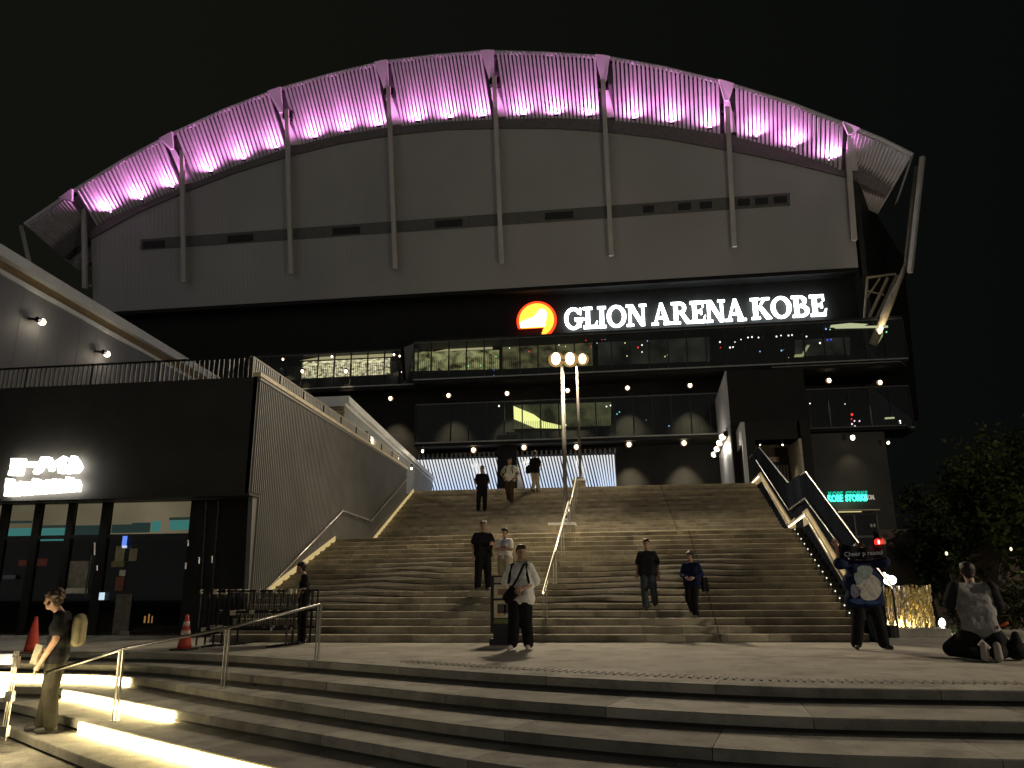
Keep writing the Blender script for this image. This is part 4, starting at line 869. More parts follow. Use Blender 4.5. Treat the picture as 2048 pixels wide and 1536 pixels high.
def person(label, foot, H, yaw, J, shirt, trousers, hair=(.012, .010, .009), shoes=(.03, .03, .03), sleeve=.62, loose=1., tloose=1., shorts=False, hairr=1., skin=SKIN, yaw_head=0., hem=.47, curly=0):
    t = thing('person', label, 'person', foot)
    j = dict(pel=(0, 0, .53), chest=(0, 0, .72), neck=(0, .003, .835), head=(0, -.012, .925), shA=(-.096, .004, .79), elA=(-.128, .012, .645), wrA=(-.14, -.035, .50), shB=(.096, .004, .79), elB=(.128, .012, .645), wrB=(.14, -.035, .50),
             hipA=(-.05, 0, .52), knA=(-.058, -.012, .285), anA=(-.064, .01, .045), hipB=(.05, 0, .52), knB=(.058, -.012, .285), anB=(.064, .01, .045), toeA=None, toeB=None)
    j.update(J); cy, sy = math.cos(yaw), math.sin(yaw)
    def T(p): p = V3(*p)*H; return V3(p[0]*cy-p[1]*sy+foot[0], p[0]*sy+p[1]*cy+foot[1], p[2]+foot[2])
    for k, v in j.items():
        if v is not None: j[k] = V3(*v)
    s = lambda v: v*H
    def cp(mb, a, b, ra, rb): mb.cap(T(a), T(b), s(ra), s(rb))
    ch, pe, nk, hd = j['chest'], j['pel'], j['neck'], j['head']
    up_ = nk-pe; up_ = up_/np.linalg.norm(up_); ax = j['shB']-j['shA']; ax = ax/np.linalg.norm(ax)
    B = MB()
    cp(B, ch-ax*.045, ch+ax*.045, .068, .068); cp(B, pe-ax*.035, pe+ax*.035, .062, .062); cp(B, pe, ch, .066, .07); cp(B, nk-up_*.04, j['shA']*.9+ch*.1, .034, .034); cp(B, nk-up_*.04, j['shB']*.9+ch*.1, .034, .034)
    cp(B, ch+up_*.07, nk, .036, .031); cp(B, nk, hd-(0, 0, .02), .031, .034)
    # head: skull, jaw, nose, ears
    hf = V3(math.sin(yaw_head), -math.cos(yaw_head), 0); hs = V3(math.cos(yaw_head), math.sin(yaw_head), 0)
    fwd = hd-nk; tilt = V3(0, 0, 1)
    cp(B, hd+(0, 0, .022)-hf*.012, hd+(0, 0, .018)+hf*.012, .045, .043); cp(B, hd, hd-(0, 0, .034)+hf*.02, .04, .026)
    cp(B, hd+hf*.052-(0, 0, .002), hd+hf*.058-(0, 0, .014), .006, .008)
    for sg in (-1, 1): cp(B, hd+hs*sg*.045+(0, 0, .005), hd+hs*sg*.046-(0, 0, .012), .007, .006)
    fing = MB()
    for a in 'AB':
        sh, el, wr = j['sh'+a], j['el'+a], j['wr'+a]
        cp(B, sh, el, .03, .025); cp(B, el, wr, .025, .017)
        d = wr-el; d = d/np.linalg.norm(d); pm = wr+d*.045; sd = np.cross(d, V3(0, 1, .2)); sd = sd/np.linalg.norm(sd); pn = np.cross(sd, d)
        cp(B, wr, pm, .016, .019); cp(B, wr+d*.02-sd*.008, pm-sd*.012, .014, .013); cp(B, wr+d*.02+sd*.008, pm+sd*.012, .014, .013)
        for fi, (o_, L) in enumerate(((-.018, .042), (-.006, .048), (.006, .045), (.018, .036))):
            b0 = pm+d*.008+sd*o_; k1 = b0+d*L*.5+pn*.006; k2 = b0+d*L*.85+pn*.02; fing.tube([T(b0), T(k1), T(k2)], [s(.0062), s(.0056), s(.0042)], 6)
        th = 1 if a == 'A' else -1
        b0 = wr+d*.018+sd*.014*th; fing.tube([T(b0), T(b0+d*.022+sd*.016*th), T(b0+d*.042+sd*.018*th+pn*.012)], [s(.008), s(.007), s(.005)], 6)
        hp, kn, an = j['hip'+a], j['kn'+a], j['an'+a]
        cp(B, hp, kn, .05, .036); cp(B, kn, an, .036, .024)
    remesh(B, 'body', M('skin_%d' % int(skin[0]*1000), skin, .55, 0, (30, .08), (60, 0)), t, .0085*H, 4, fing)
    # shirt
    Sx = MB(); l = loose
    hm = pe+up_*(hem-.53)
    cp(Sx, ch-ax*.046*l, ch+ax*.046*l, .072, .072); cp(Sx, ch-ax*.05*l-up_*.09, ch+ax*.05*l-up_*.09, .070*l, .070*l); cp(Sx, hm-ax*.05*l+up_*.05, hm+ax*.05*l+up_*.05, .068*l, .068*l)
    cp(Sx, ch, hm+up_*.05, .07, .07); cp(Sx, ch-ax*.05, hm-ax*.05*l+up_*.045, .062, .066*l); cp(Sx, ch+ax*.05, hm+ax*.05*l+up_*.045, .062, .066*l)
    cp(Sx, ch+up_*.05, nk-up_*.01, .055, .035)
    for a in 'AB': cp(Sx, nk-up_*.035, j['sh'+a]*.95+ch*.05, .040, .040*min(l, 1.15)); cp(Sx, ch, j['sh'+a]*.8+ch*.2, .06, .048)
    for a in 'AB':
        sh, el, wr = j['sh'+a], j['el'+a], j['wr'+a]
        if sleeve <= 1: cp(Sx, sh, sh+(el-sh)*sleeve, .040*min(l, 1.15), .041*l)
        else: cp(Sx, sh, el, .043*l, .038*l); cp(Sx, el, el+(wr-el)*(sleeve-1), .037*l, .03*l)
    remesh(Sx, 'shirt', shirt, t, .0085*H, 4)
    P = MB(); w = tloose
    cp(P, pe-ax*.036-(0, 0, .012), pe+ax*.036-(0, 0, .012), .066, .066); cp(P, pe-ax*.03+up_*.02, pe+ax*.03+up_*.02, .063, .063)
    for a in 'AB':
        hp, kn, an = j['hip'+a], j['kn'+a], j['an'+a]
        cp(P, hp, kn, .06*w, .05*w)
        if not shorts: cp(P, kn, an+(kn-an)*.06, .048*w, .042*w)
        else: cp(P, kn, kn+(an-kn)*.12, .05*w, .05*w)
    remesh(P, 'trousers', trousers, t, .0085*H, 4)
    m_sh = M('shoe_%d' % int(shoes[0]*1000), shoes, .6, 0, (20, .15), (60, .1))
    for a in 'AB':
        an = j['an'+a]; to = j['toe'+a]
        if to is None: to = an+V3(0, -.085, -.022)
        mb = MB(); d = to-an; cp(mb, an-d*.25-(0, 0, .014), an+d*.3-(0, 0, .012), .026, .026); cp(mb, an+d*.3-(0, 0, .012), to, .026, .021)
        remesh(mb, 'shoe', m_sh, t, .008*H, 2)
    # hair and eyes
    Hh = MB(); rh_ = .049*hairr
    cp(Hh, hd+(0, 0, .038)-hf*.016, hd+(0, 0, .042)-hf*.002, rh_, rh_*.94); [cp(Hh, hd+hs*q*.9+hf*.018+(0, 0, .070), hd+hs*(q*1.1)+hf*.050+(0, 0, .050-random.uniform(0, .010)), .014, .006) for q in (-.032, -.018, -.004, .01, .024, .034)]; cp(Hh, hd-hf*.022+(0, 0, .02), hd-hf*.026-(0, 0, .018), .042*hairr, .03*hairr)
    for sg in (-1, 1): cp(Hh, hd+hs*sg*.036-hf*.012+(0, 0, .034), hd+hs*sg*.040-hf*.016+(0, 0, .006), .018*hairr, .012*hairr)
    for k in range(int(14*hairr**4)):
        a = random.uniform(0, 6.28); r = random.uniform(.02, .042); p = hd+hs*r*math.cos(a)+hf*(r*math.sin(a)-.006)+(0, 0, .045+random.uniform(0, .02)*hairr); cp(Hh, p, p+V3(random.uniform(-.01, .01), random.uniform(-.01, .01), .008), .014*hairr, .006)
    for k in range(curly):
        v = V3(random.gauss(0, 1), random.gauss(0, 1), random.gauss(.35, .8)); v /= np.linalg.norm(v)
        if np.dot(v, hf) < .45 or v[2] > .6: p = hd-hf*.01+(0, 0, .028)+v*random.uniform(.050, .066); cp(Hh, p, p+v*.01, .014, .011)
    remesh(Hh, 'hair', M('hair_%d' % int(hair[0]*1000), hair, .5, 0, (60, .4), (150, .3)), t, .0075*H, 1)
    E_ = MB()
    for sg in (-1, 1): E_.ball(T(hd+hf*.0495+hs*sg*.017+(0, 0, .010)), s(.0055), 6, 5)
    E_.build('eyes', M('eye_dark', (.02, .015, .012), .2), t, True)
    t_T[t.name] = (T, j, s); return t
t_T = {}
cloth = lambda n, c, r=.9: M('cloth_'+n, c, r, 0, (9, .25), (13, .9), spec=.1)
c_blk = cloth('black', (.012, .012, .013)); c_wht = cloth('white', (.78, .75, .68)); c_brn = cloth('brown', (.055, .038, .025)); c_beige = cloth('beige', (.38, .32, .23)); c_navy = cloth('navy', (.012, .018, .05)); c_jean = cloth('denim', (.05, .06, .07)); c_grey = cloth('grey', (.22, .21, .21)); c_dk = cloth('charcoal', (.02, .02, .022)); c_cream = cloth('cream', (.6, .57, .48)); c_olive = cloth('olive', (.035, .032, .022))
def at(px, py, hx_, hy_, plaza=None):
    p = stair_hit(px, py) if plaza is None else onz(px, py, plaza)
    return p, onY(hx_, hy_, p[1])[2]-p[2]
def bag(name, label, cat, tname, pts, rad, mat, flat=None):
    T, j, s = t_T[tname]; mb = MB(); c = T(pts[0][0])
    for a, b in pts: mb.cap(T(a), T(b), s(rad), s(rad))
    o = remesh(mb, name, mat, None, .012, 3); tag(o, label, cat); return o
def strap(tname, pts, r, mat, nm='strap', parent=None):
    T, j, s = t_T[tname]; return MB().tube([T(p) for p in pts], s(r), 6).build(nm, mat, parent, True)
rad = math.radians
# 1 standing in black on the upper flight
f, H = at(963, 1024, 965, 932)
person('man all in black standing on the upper stairs with hands behind his back', f, H, rad(12), dict(elA=(-.15, .05, .655), wrA=(-.06, .085, .56), elB=(.15, .05, .655), wrB=(.05, .085, .54), hipA=(-.05, 0, .52), knA=(-.075, -.01, .28), anA=(-.085, .01, .045), knB=(.06, -.01, .28), anB=(.06, .02, .045)), c_blk, c_blk, shoes=(.015, .015, .015), loose=1.05, tloose=1.1)
# 2 white T-shirt, backpack straps, brown trousers
f, H = at(1019, 1008, 1019, 916)
t = person('man in white T-shirt and brown trousers walking down the upper stairs, hands on hips', f, H, rad(-6), dict(elA=(-.20, .04, .665), wrA=(-.12, -.05, .56), elB=(.20, .02, .66), wrB=(.13, -.06, .55), knA=(-.04, -.03, .285), anA=(-.035, .06, .10), knB=(.045, -.05, .285), anB=(.05, -.02, .045)), c_cream, c_brn, shoes=(.04, .03, .025), loose=1.1, tloose=1.15)
b_ = bag('backpack', 'black backpack worn by the man in white T-shirt on the upper stairs', 'backpack', t.name, [((-.05, .09, .60), (-.05, .09, .76)), ((.05, .09, .60), (.05, .09, .76))], .05, c_blk)
for sg in (-1, 1): strap(t.name, [(sg*.06, .03, .835), (sg*.066, -.045, .81), (sg*.072, -.08, .73), (sg*.085, -.05, .62), (sg*.08, .03, .58)], .011, c_blk, 'strap', b_)
# 3 walking away at the stair head
f, H = at(1070, 984, 1072, 902)
t = person('person in black top and pale trousers near the stair head, walking away with a bag', f, H, rad(150), dict(elA=(-.16, -.02, .66), wrA=(-.12, -.09, .60), knA=(-.04, -.05, .285), anA=(-.04, -.05, .045), knB=(.04, -.01, .285), anB=(.04, .05, .06)), c_blk, c_beige, loose=1.15, tloose=1.0)
bag('shoulder_bag', 'black fringed shoulder bag on the person walking away at the stair head', 'bag', t.name, [((.13, .06, .50), (.13, .06, .62)), ((.19, .05, .50), (.18, .05, .60)), ((0, .09, .60), (0, .09, .72))], .05, c_blk)
# 4 big man in black
f, H = at(964, 1187, 969, 1042)
t = person('heavyset man in black polo and trousers standing on the lower stairs', f, H, rad(28), dict(shA=(-.108, .004, .79), shB=(.108, .004, .79), elA=(-.15, .02, .645), wrA=(-.155, -.01, .50), elB=(.145, -.02, .66), wrB=(.10, -.12, .66), knA=(-.07, -.005, .285), anA=(-.08, .01, .045), knB=(.07, -.005, .285), anB=(.085, .01, .045)), c_blk, c_blk, shoes=(.30, .28, .26), loose=1.25, tloose=1.2, hairr=.97)
# 5 white shirt, arms folded
f, H = at(1009, 1182, 1014, 1057)
t = person('person in white shirt with blue lanyard, arms folded, behind the sign stand', f, H, rad(-22), dict(elA=(-.135, -.04, .66), wrA=(.03, -.11, .68), elB=(.14, -.03, .65), wrB=(-.03, -.12, .66)), c_wht, c_beige, loose=1.15, tloose=1.45, shorts=False, hairr=1.08)
strap(t.name, [(-.03, -.02, .84), (-.02, -.085, .76), (.005, -.10, .69), (.02, -.09, .76), (.035, -.02, .84)], .008, cloth('lanyard', (.15, .25, .6)), 'lanyard', t).location
# 6 white shirt in front
f, H = at(1042, 1299, 1043, 1092, 0)
t = person('man in oversized white shirt and wide black trousers walking on the plaza', f, H, rad(-4), dict(head=(.012, -.018, .93), elA=(-.155, .01, .645), wrA=(-.035, -.12, .575), elB=(.155, .01, .645), wrB=(.05, -.125, .58), hipA=(-.05, 0, .52), knA=(-.055, -.05, .285), anA=(-.075, -.05, .055), toeA=(-.10, -.13, .02), knB=(.055, -.02, .285), anB=(.07, .04, .045)), c_wht, c_blk, shoes=(.45, .42, .38), sleeve=.95, loose=1.28, tloose=1.32, hem=.43, yaw_head=rad(28), hair=(.02, .014, .011))
b_ = bag('backpack', 'black backpack on the man in the oversized white shirt', 'backpack', t.name, [((-.05, .12, .60), (-.05, .12, .76)), ((.05, .12, .60), (.05, .12, .76))], .05, c_blk)
for sg in (-1, 1): strap(t.name, [(sg*.055, .05, .85), (sg*.075, -.055, .815), (sg*.088, -.098, .72), (sg*.105, -.08, .63)], .013, c_blk, 'strap', b_)
b_ = bag('camera_bag', 'small black bag slung across the white shirt of the walking man', 'bag', t.name, [((-.12, -.13, .50), (-.06, -.13, .57)), ((-.10, -.13, .47), (-.03, -.14, .53))], .038, c_blk)
strap(t.name, [(.06, .0, .858), (.045, -.085, .80), (-.0, -.112, .69), (-.055, -.125, .60)], .013, c_blk, 'strap', b_)
# 7 man in dark jacket and jeans
f, H = at(1300, 1222, 1298, 1078)
person('man in dark vest and grey jeans walking down the right half of the lower stairs', f, H, rad(-10), dict(elA=(-.142, .01, .645), wrA=(-.15, -.03, .53), elB=(.142, .02, .645), wrB=(.15, -.03, .50), knA=(-.05, -.06, .29), anA=(-.045, -.05, .045), knB=(.07, -.04, .32), anB=(.075, .06, .10)), c_dk, c_jean, loose=1.2, tloose=1.15, sleeve=.8, hair=(.02, .008, .006), shoes=(.02, .02, .02))
# 8 with shoulder bag
f, H = at(1390, 1244, 1388, 1103)
t = person('young person in dark navy jacket and black trousers on the right lower stairs, looking aside', f, H, rad(-18), dict(elA=(-.15, .02, .645), wrA=(-.06, -.12, .60), elB=(.15, .02, .65), wrB=(.06, -.12, .60), knA=(-.055, -.06, .295), anA=(-.02, .03, .10), knB=(.035, -.04, .285), anB=(.04, -.03, .045)), c_navy, c_blk, loose=1.2, tloose=1.12, sleeve=1.8, yaw_head=rad(-35), hairr=1.12, shoes=(.12, .11, .10))
bag('shoulder_bag', 'black tote bag hanging from the shoulder of the navy jacketed person on the stairs', 'bag', t.name, [((.17, .02, .42), (.17, .02, .58)), ((.22, .06, .42), (.20, .06, .58))], .035, c_blk)
# 9 holding up the towel
f, H = at(1741, 1299, 1736, 1068, 0)
H = 1.68
t = person('person in printed navy T-shirt holding a black towel up in front of the face', f, H, rad(6), dict(shA=(-.118, .0, .81), elA=(-.215, -.04, .81), wrA=(-.235, -.06, .955), shB=(.118, .0, .81), elB=(.22, -.03, .82), wrB=(.215, -.06, .965), hipA=(-.055, 0, .52), knA=(-.085, -.01, .285), anA=(-.125, .01, .045), toeA=(-.15, -.07, .022), hipB=(.055, 0, .52), knB=(.10, -.01, .285), anB=(.14, .01, .045), toeB=(.175, -.07, .022)), c_navy, c_blk, loose=1.6, tloose=1.3, sleeve=.98, hem=.42)
T, j, s = t_T[t.name]
# towel: a hanging cloth with soft folds and pale lettering
mb = MB(); nx, nz = 26, 6
for i in range(nx+1):
    for k in range(nz+1):
        u = i/nx-.5; v = k/nz; mb.v.append(tuple(T((u*.45, -.105-.012*math.sin(u*19+v)+.02*abs(u), .985-v*.135-.018*math.cos(u*3.14)*(1-v)-.01*math.cos(u*9)))))
mb.f = [(i*(nz+1)+k, (i+1)*(nz+1)+k, (i+1)*(nz+1)+k+1, i*(nz+1)+k+1) for i in range(nx) for k in range(nz)]
o = mb.build('towel', cloth('towel', (.008, .008, .01)), None, True); md = o.modifiers.new('thickness', 'SOLIDIFY'); md.thickness = .006
tag(o, 'black towel with pale lettering held up by the person in the navy T-shirt', 'towel')
lt, w = text('Cheer p rasoul', T((-.195, -.128, .872)), .075, EM('towel_letters', S(120, 116, 110), .45), 'lettering', o, .002); lt.scale.x = .37*H/w; lt.rotation_euler = (0, rad(-3), rad(6))
# shirt print: plain pale blossom-like shape, flat on the cloth
pr = MB(); random.seed(3)
def blot(cx_, cz_, rx_, rz_, y, n=14, rot=0):
    pts = []
    for i in range(n):
        a = 2*math.pi*i/n; r = 1+.10*math.sin(3*a+rot); pts.append(T((cx_+rx_*r*math.cos(a), y, cz_+rz_*r*math.sin(a))))
    return pts
for mt, bl in ((cloth('print_white', (.42, .40, .36)), ((-.02, .60, .05, .075, 1), (.045, .62, .045, .06, 2), (.01, .535, .055, .06, 3), (.055, .56, .04, .05, 0))), (cloth('print_mist', (.22, .26, .25)), ((.0, .715, .047, .05, 0), (-.05, .66, .03, .045, 1))), (cloth('print_grey', (.15, .15, .19)), ((-.085, .55, .03, .05, 2),)), (cloth('print_blue', (.03, .05, .13)), ((-.06, .47, .06, .022, 0), (.03, .46, .05, .016, 1)))):
    mb = MB()
    for i, (a_, b_, c_, d_, e_) in enumerate(bl):
        q = blot(a_*1.35-.025, .60+(b_-.60)*1.12, c_*1.55, d_*1.25, -.150-.0016*i-(.004 if 'mist' in mt.name else 0), 16, e_); mb.prism(q, T((0, -.0015, 0))-T((0, 0, 0)))
    mb.build('shirt_print', mt, t)
# red light stick in the hand
p = T((.17, -.06, 1.01)); mb = MB(); mb.ball(p, (.052, .052, .06), 10, 8); o = mb.build('light_stick', EM('light_stick_red', (1., .02, .02), 2.2), None, True); tag(o, 'glowing red light stick held up in the right hand of the towel holder', 'light stick')
MB().ball(p+V3(.005, -.045, 0), (.018, .015, .035), 8, 6).build('hot_spot', EM('light_stick_core', (1, .75, .5), 3), o, True)
MB().tube([p-uz*.05, p-uz*.14], .014, 6).build('grip', m_frame, o)
lamp('POINT', p+V3(0, -.12, 0), o, 1.6, (1, .05, .03), r=.05)
# 10 kneeling man seen from behind
f = onz(1988, 1325, 0); f[1] += .25; H = 1.86
t = person('man in grey T-shirt with dark sleeves kneeling on the plaza with his back turned', f, H, rad(180-8), dict(pel=(0, 0, .235), chest=(.0, -.05, .43), neck=(.0, -.075, .555), head=(.0, -.115, .635), shA=(-.118, -.05, .53), shB=(.118, -.05, .53), elA=(-.16, -.06, .385), wrA=(-.12, -.17, .33), elB=(.17, -.07, .40), wrB=(.10, -.19, .38),
    hipA=(-.07, .0, .185), hipB=(.07, .0, .185), knA=(-.20, -.20, .065), knB=(.17, -.22, .065), anA=(-.05, .10, .06), anB=(.035, .10, .06), toeA=(-.05, .12, .015), toeB=(.035, .12, .015)), c_grey, c_blk, loose=1.12, tloose=1.25, sleeve=.95, hem=.47, hairr=1.1, shoes=(.05, .045, .04))
T, j, s = t_T[t.name]
for k, sg in ((0, -.05), (1, .035)):
    mb = MB(); mb.cap(T((sg, .145, .12)), T((sg, .152, .035)), s(.026), s(.03)); remesh(mb, 'sole', M('sole_grey', (.30, .27, .23), .7), t, .011, 2)
for a in 'AB':
    mb = MB(); mb.cap(T(j['sh'+a]+V3(.004*(1 if a == 'B' else -1), 0, 0)), T(j['sh'+a]*.05+j['el'+a]*.95), s(.0485), s(.049)); remesh(mb, 'sleeve', c_dk, t, .013, 3)
for k, (dx, dz) in enumerate(((-.035, .40), (.02, .405), (-.01, .385))): 
    p = T((-dx, .045, dz))
p = T((-.13, .06, .255)); o = MB().cap(p, p+V3(.07, 0, .03), .022, .02).build('pouch', cloth('orange', (.45, .08, .03)), None, True); tag(o, 'small orange pouch at the waist of the kneeling man', 'pouch')
p = T((.13, -.2, .345)); o = MB().box(p[0]-.012, p[0]+.012, p[1]-.05, p[1]+.03, p[2]-.06, p[2]+.09).build('phone', m_blackg); tag(o, 'phone held in the hands of the kneeling man', 'phone')
p = T((-.235, -.06, 0)); mb = MB(); mb.cap(p+V3(-.02, 0, .13), p+V3(.12, .05, .12), .13, .11); mb.cap(p+V3(0, 0, .2), p+V3(.02, .02, .34), .1, .05); o = remesh(mb, 'holdall', c_blk, None, .014, 4); tag(o, 'slumped black bag on the plaza at the right of the kneeling man', 'bag')
# 11 young man by the left handrail
f = onz(93, 1466, -.725); H = onY(97, 1178, f[1])[2]-f[2]+.02
t = person('curly haired young man in dark clothes looking down beside the left handrail', f, H, rad(-62), dict(head=(.0, -.075, .90), neck=(0, -.025, .83), chest=(0, -.0, .72), elB=(.135, -.0, .64), wrB=(.135, -.075, .485), elA=(-.135, -.02, .65), wrA=(-.12, -.10, .55), knA=(-.04, -.02, .285), anA=(-.045, -.05, .05), knB=(.045, -.005, .285), anB=(.045, .03, .045)), c_blk, c_olive, loose=1.12, tloose=1.12, hairr=1.12, curly=90, hair=(.05, .032, .018), shoes=(.03, .025, .02))
bag('backpack', 'pale patterned backpack on the back of the young man at the left handrail', 'backpack', t.name, [((-.045, .115, .62), (-.045, .115, .77)), ((.045, .115, .62), (.045, .115, .77)), ((0, .13, .62), (0, .13, .75))], .042, cloth('check', (.20, .18, .11)))
T, j, s = t_T[t.name]
p = T((-.13, -.17, .53)); o = MB().box(p[0]-.05, p[0]+.05, p[1]-.01, p[1]+.01, p[2]-.13, p[2]+.12).build('paper_bag', M('paper_pale', (.5, .47, .36), .7)); o.rotation_euler = (0, rad(14), 0); tag(o, 'pale folded paper bag hanging from the hand of the curly haired young man', 'bag')
# 12 attendant by the stacked barriers
f = onz(603, 1287, 0); H = 1.52
person('dark clothed attendant standing at the right end of the stacked barriers, head bowed', f, H, rad(-70), dict(head=(0, -.06, .905), neck=(0, -.02, .83), elA=(-.13, -.02, .65), wrA=(-.10, -.13, .62), elB=(.13, .0, .65), wrB=(.12, -.08, .55)), c_blk, c_blk, loose=1.12, tloose=1.12, shoes=(.3, .28, .25), hairr=1.08)
# ================================================================ STREET FURNITURE
# foreground handrail
e3 = [onz(633, 1320, 0), onz(446, 1376, -.29), onz(230, 1442, -.58)]
tp = [onY(640, 1209, e3[0][1]), onY(456, 1256, e3[1][1]), onY(244, 1298, e3[2][1])]
hr = thing('step_handrail', 'steel handrail on double flat posts running down the left side of the plaza steps', 'handrail', e3[0])
end = onY(92, 1346, 8.3)
mb = MB(); mb.tube([tp[0], tp[1], tp[2], end], .02, 8); mb.build('rail', m_steel, hr, True)
for b, t_ in zip(e3, tp):
    for o_ in (-.021, .021):
        d = V3(math.cos(.4), math.sin(.4), 0)*o_; MB().prism([b+d+V3(-.008, -.02, 0), b+d+V3(.008, -.02, 0), b+d+V3(.008, .02, 0), b+d+V3(-.008, .02, 0)], (t_[0]-b[0], 0, t_[2]-b[2]-.01)).build('post', m_steel, hr)
    MB().box(b[0]-.05, b[0]+.05, b[1]-.04, b[1]+.04, b[2], b[2]+.008).build('base_plate', m_steel, hr)
b = onz(6, 1482, -.725); t_ = onY(18, 1302, b[1])
pr_ = thing('rail_end_post', 'lit end post of three steel bars at the far left edge', 'post', b)
for o_ in (-.03, 0, .03): MB().tube([b+V3(o_, 0, 0), b+V3(o_, 0, t_[2]-b[2])], .011, 6).build('bar', m_steel, pr_)
for z in (.05, .45, .85): MB().box(b[0]-.05, b[0]+.05, b[1]-.03, b[1]+.03, b[2]+z, b[2]+z+.12).build('clamp', m_steel, pr_)
MB().box(b[0]-.35, b[0]-.07, b[1]-.05, b[1]+.05, b[2]+.50, b[2]+.78).build('light_panel', EM('end_post_glow', (1., .82, .45), 14), pr_); MB().box(b[0]-.4, b[0]-.03, b[1]-.06, b[1]+.06, b[2]+.88, b[2]+1.0).build('cap_panel', M('cap_bluegrey', (.35, .38, .45), .4), pr_)
lamp('POINT', b+V3(.1, -.2, .75), pr_, 60, (1., .82, .48), r=.2)
# traffic cones
def cone(px, py, top, label, striped):
    p = onz(px, py, 0); H = onY(px, top, p[1])[2]; t = thing('traffic_cone', label, 'traffic cone', p, 'traffic cones')
    m = M('cone_red', (.42, .045, .03), .5, 0, (8, .25), (30, .1)); mw = M('cone_pale', (.5, .42, .36), .6)
    MB().box(p[0]-.17, p[0]+.17, p[1]-.17, p[1]+.17, 0, .03).build('base', M('cone_base', (.04, .03, .03), .7), t)
    b = MB(); zz = np.linspace(.03, H, 9); rr_ = [.125-.1*(z/H) for z in zz]
    b.tube([p+uz*z for z in zz], rr_, 16); b.build('cone_body', m, t, True)
    if striped:
        for a, c in ((.42, .55), (.68, .8)): MB().tube([p+uz*H*a, p+uz*H*c], [.127-.1*a, .127-.1*c], 16).build('stripe', mw, t, True)
cone(62, 1306, 1233, 'plain red traffic cone behind the curly haired young man', False)
cone(368, 1300, 1229, 'red and white striped traffic cone at the left end of the stacked barriers', True)
# stacked crowd barriers
b0, b1 = onz(398, 1292, 0), onz(598, 1291, 0)
bg_ = 'folded barriers stacked against the restaurant wall'
m_rail = M('barrier_black', (.02, .02, .02), .35, .4); m_pale = M('barrier_pale', (.48, .42, .32), .5, 0, (12, .4))
random.seed(11)
for k in range(6):
    y = b0[1]+.15*k-.1; x0, x1 = b0[0]+.08*k, b1[0]-.12+.05*k
    t = thing('crowd_barrier', ['nearest of the black folded barriers stacked beside the stairs, thick with pale clips', 'second black folded barrier back from the plaza in the stack beside the stairs', 'third black folded barrier in the stack beside the stairs, last with pale clips', 'fourth plain black folded barrier, behind the clipped ones beside the stairs', 'fifth plain black folded barrier, last but one of the stack beside the stairs', 'rearmost plain black folded barrier of the stack, closest to the ribbed wall'][k], 'barrier', (x0, y, 0), bg_)
    for z in (.30, .60, .97): MB().tube([(x0, y, z), (x1, y, z)], .018, 6).build('rail', m_rail, t)
    for x in (x0, x1): MB().tube([(x, y, .02), (x, y, .99)], .02, 6).build('post', m_rail, t)
    mb = MB(); n = 18
    for i in range(1, n): x = x0+(x1-x0)*i/n; mb.tube([(x, y, .3), (x, y, .97)], .007, 4)
    mb.build('bars', m_rail, t, kind='stuff')
    for x in (x0+.25, x1-.25): MB().box(x-.02, x+.02, y-.22, y+.22, 0., .03).build('foot', m_rail, t)
    if k < 3:
        for i in range(16):
            z = random.choice((.30, .60, .60, .97, .97, .33)); x = random.uniform(x0, x1) if i > 4 else x0+.12+.17*random.randrange(3); w = random.uniform(.012, .05)
            MB().box(x-w, x+w, y-.028, y+.028, z-random.uniform(.02, .06), z+.03).build('clip', m_pale, t)
# sign stand
p = onz(1000, 1289, 0); zt = onY(1003, 1151, p[1])[2]; a0, a1 = onY(981, 1200, p[1]), onY(1031, 1200, p[1])
t = thing('sign_stand', 'black upright sign stand with two white framed pictures behind the walking man', 'sign stand', p)
MB().box(a0[0], a1[0], p[1], p[1]+.04, .20, zt).build('board', m_frame, t)
MB().box(a0[0], a1[0], p[1]-.12, p[1]+.25, 0, .10).build('base', m_frame, t); MB().box(a0[0]+.05, a1[0]-.05, p[1]-.005, p[1]+.035, .10, .22).build('stem', m_frame, t)
w = a1[0]-a0[0]; hh = zt-.2
for z0, z1, c, nm in ((.60, .84, (185, 175, 150), 'picture_sheet'), (.26, .56, (185, 175, 150), 'picture_sheet'), (.16, .24, (95, 105, 60), 'green_strip'), (.87, .97, (150, 145, 125), 'title_strip')):
    MB().box(a0[0]+w*.14, a1[0]-w*.08, p[1]-.008, p[1]-.001, .2+hh*z0, .2+hh*z1).build(nm, M(nm, S(*c), .6, 0, (30, .3)), t)
for i, (x0, x1, z0, z1, c) in enumerate(((.3, .8, .66, .76, (120, 95, 80)), (.28, .78, .34, .50, (70, 66, 60)), (.3, .4, .30, .36, (200, 140, 70)), (.55, .62, .31, .49, (120, 112, 100)))):
    MB().box(a0[0]+w*x0, a0[0]+w*x1, p[1]-.012, p[1]-.009, .2+hh*z0, .2+hh*z1).build('print', M('stand_print_%d' % i, S(*c), .6, 0, (40, .4)), t)
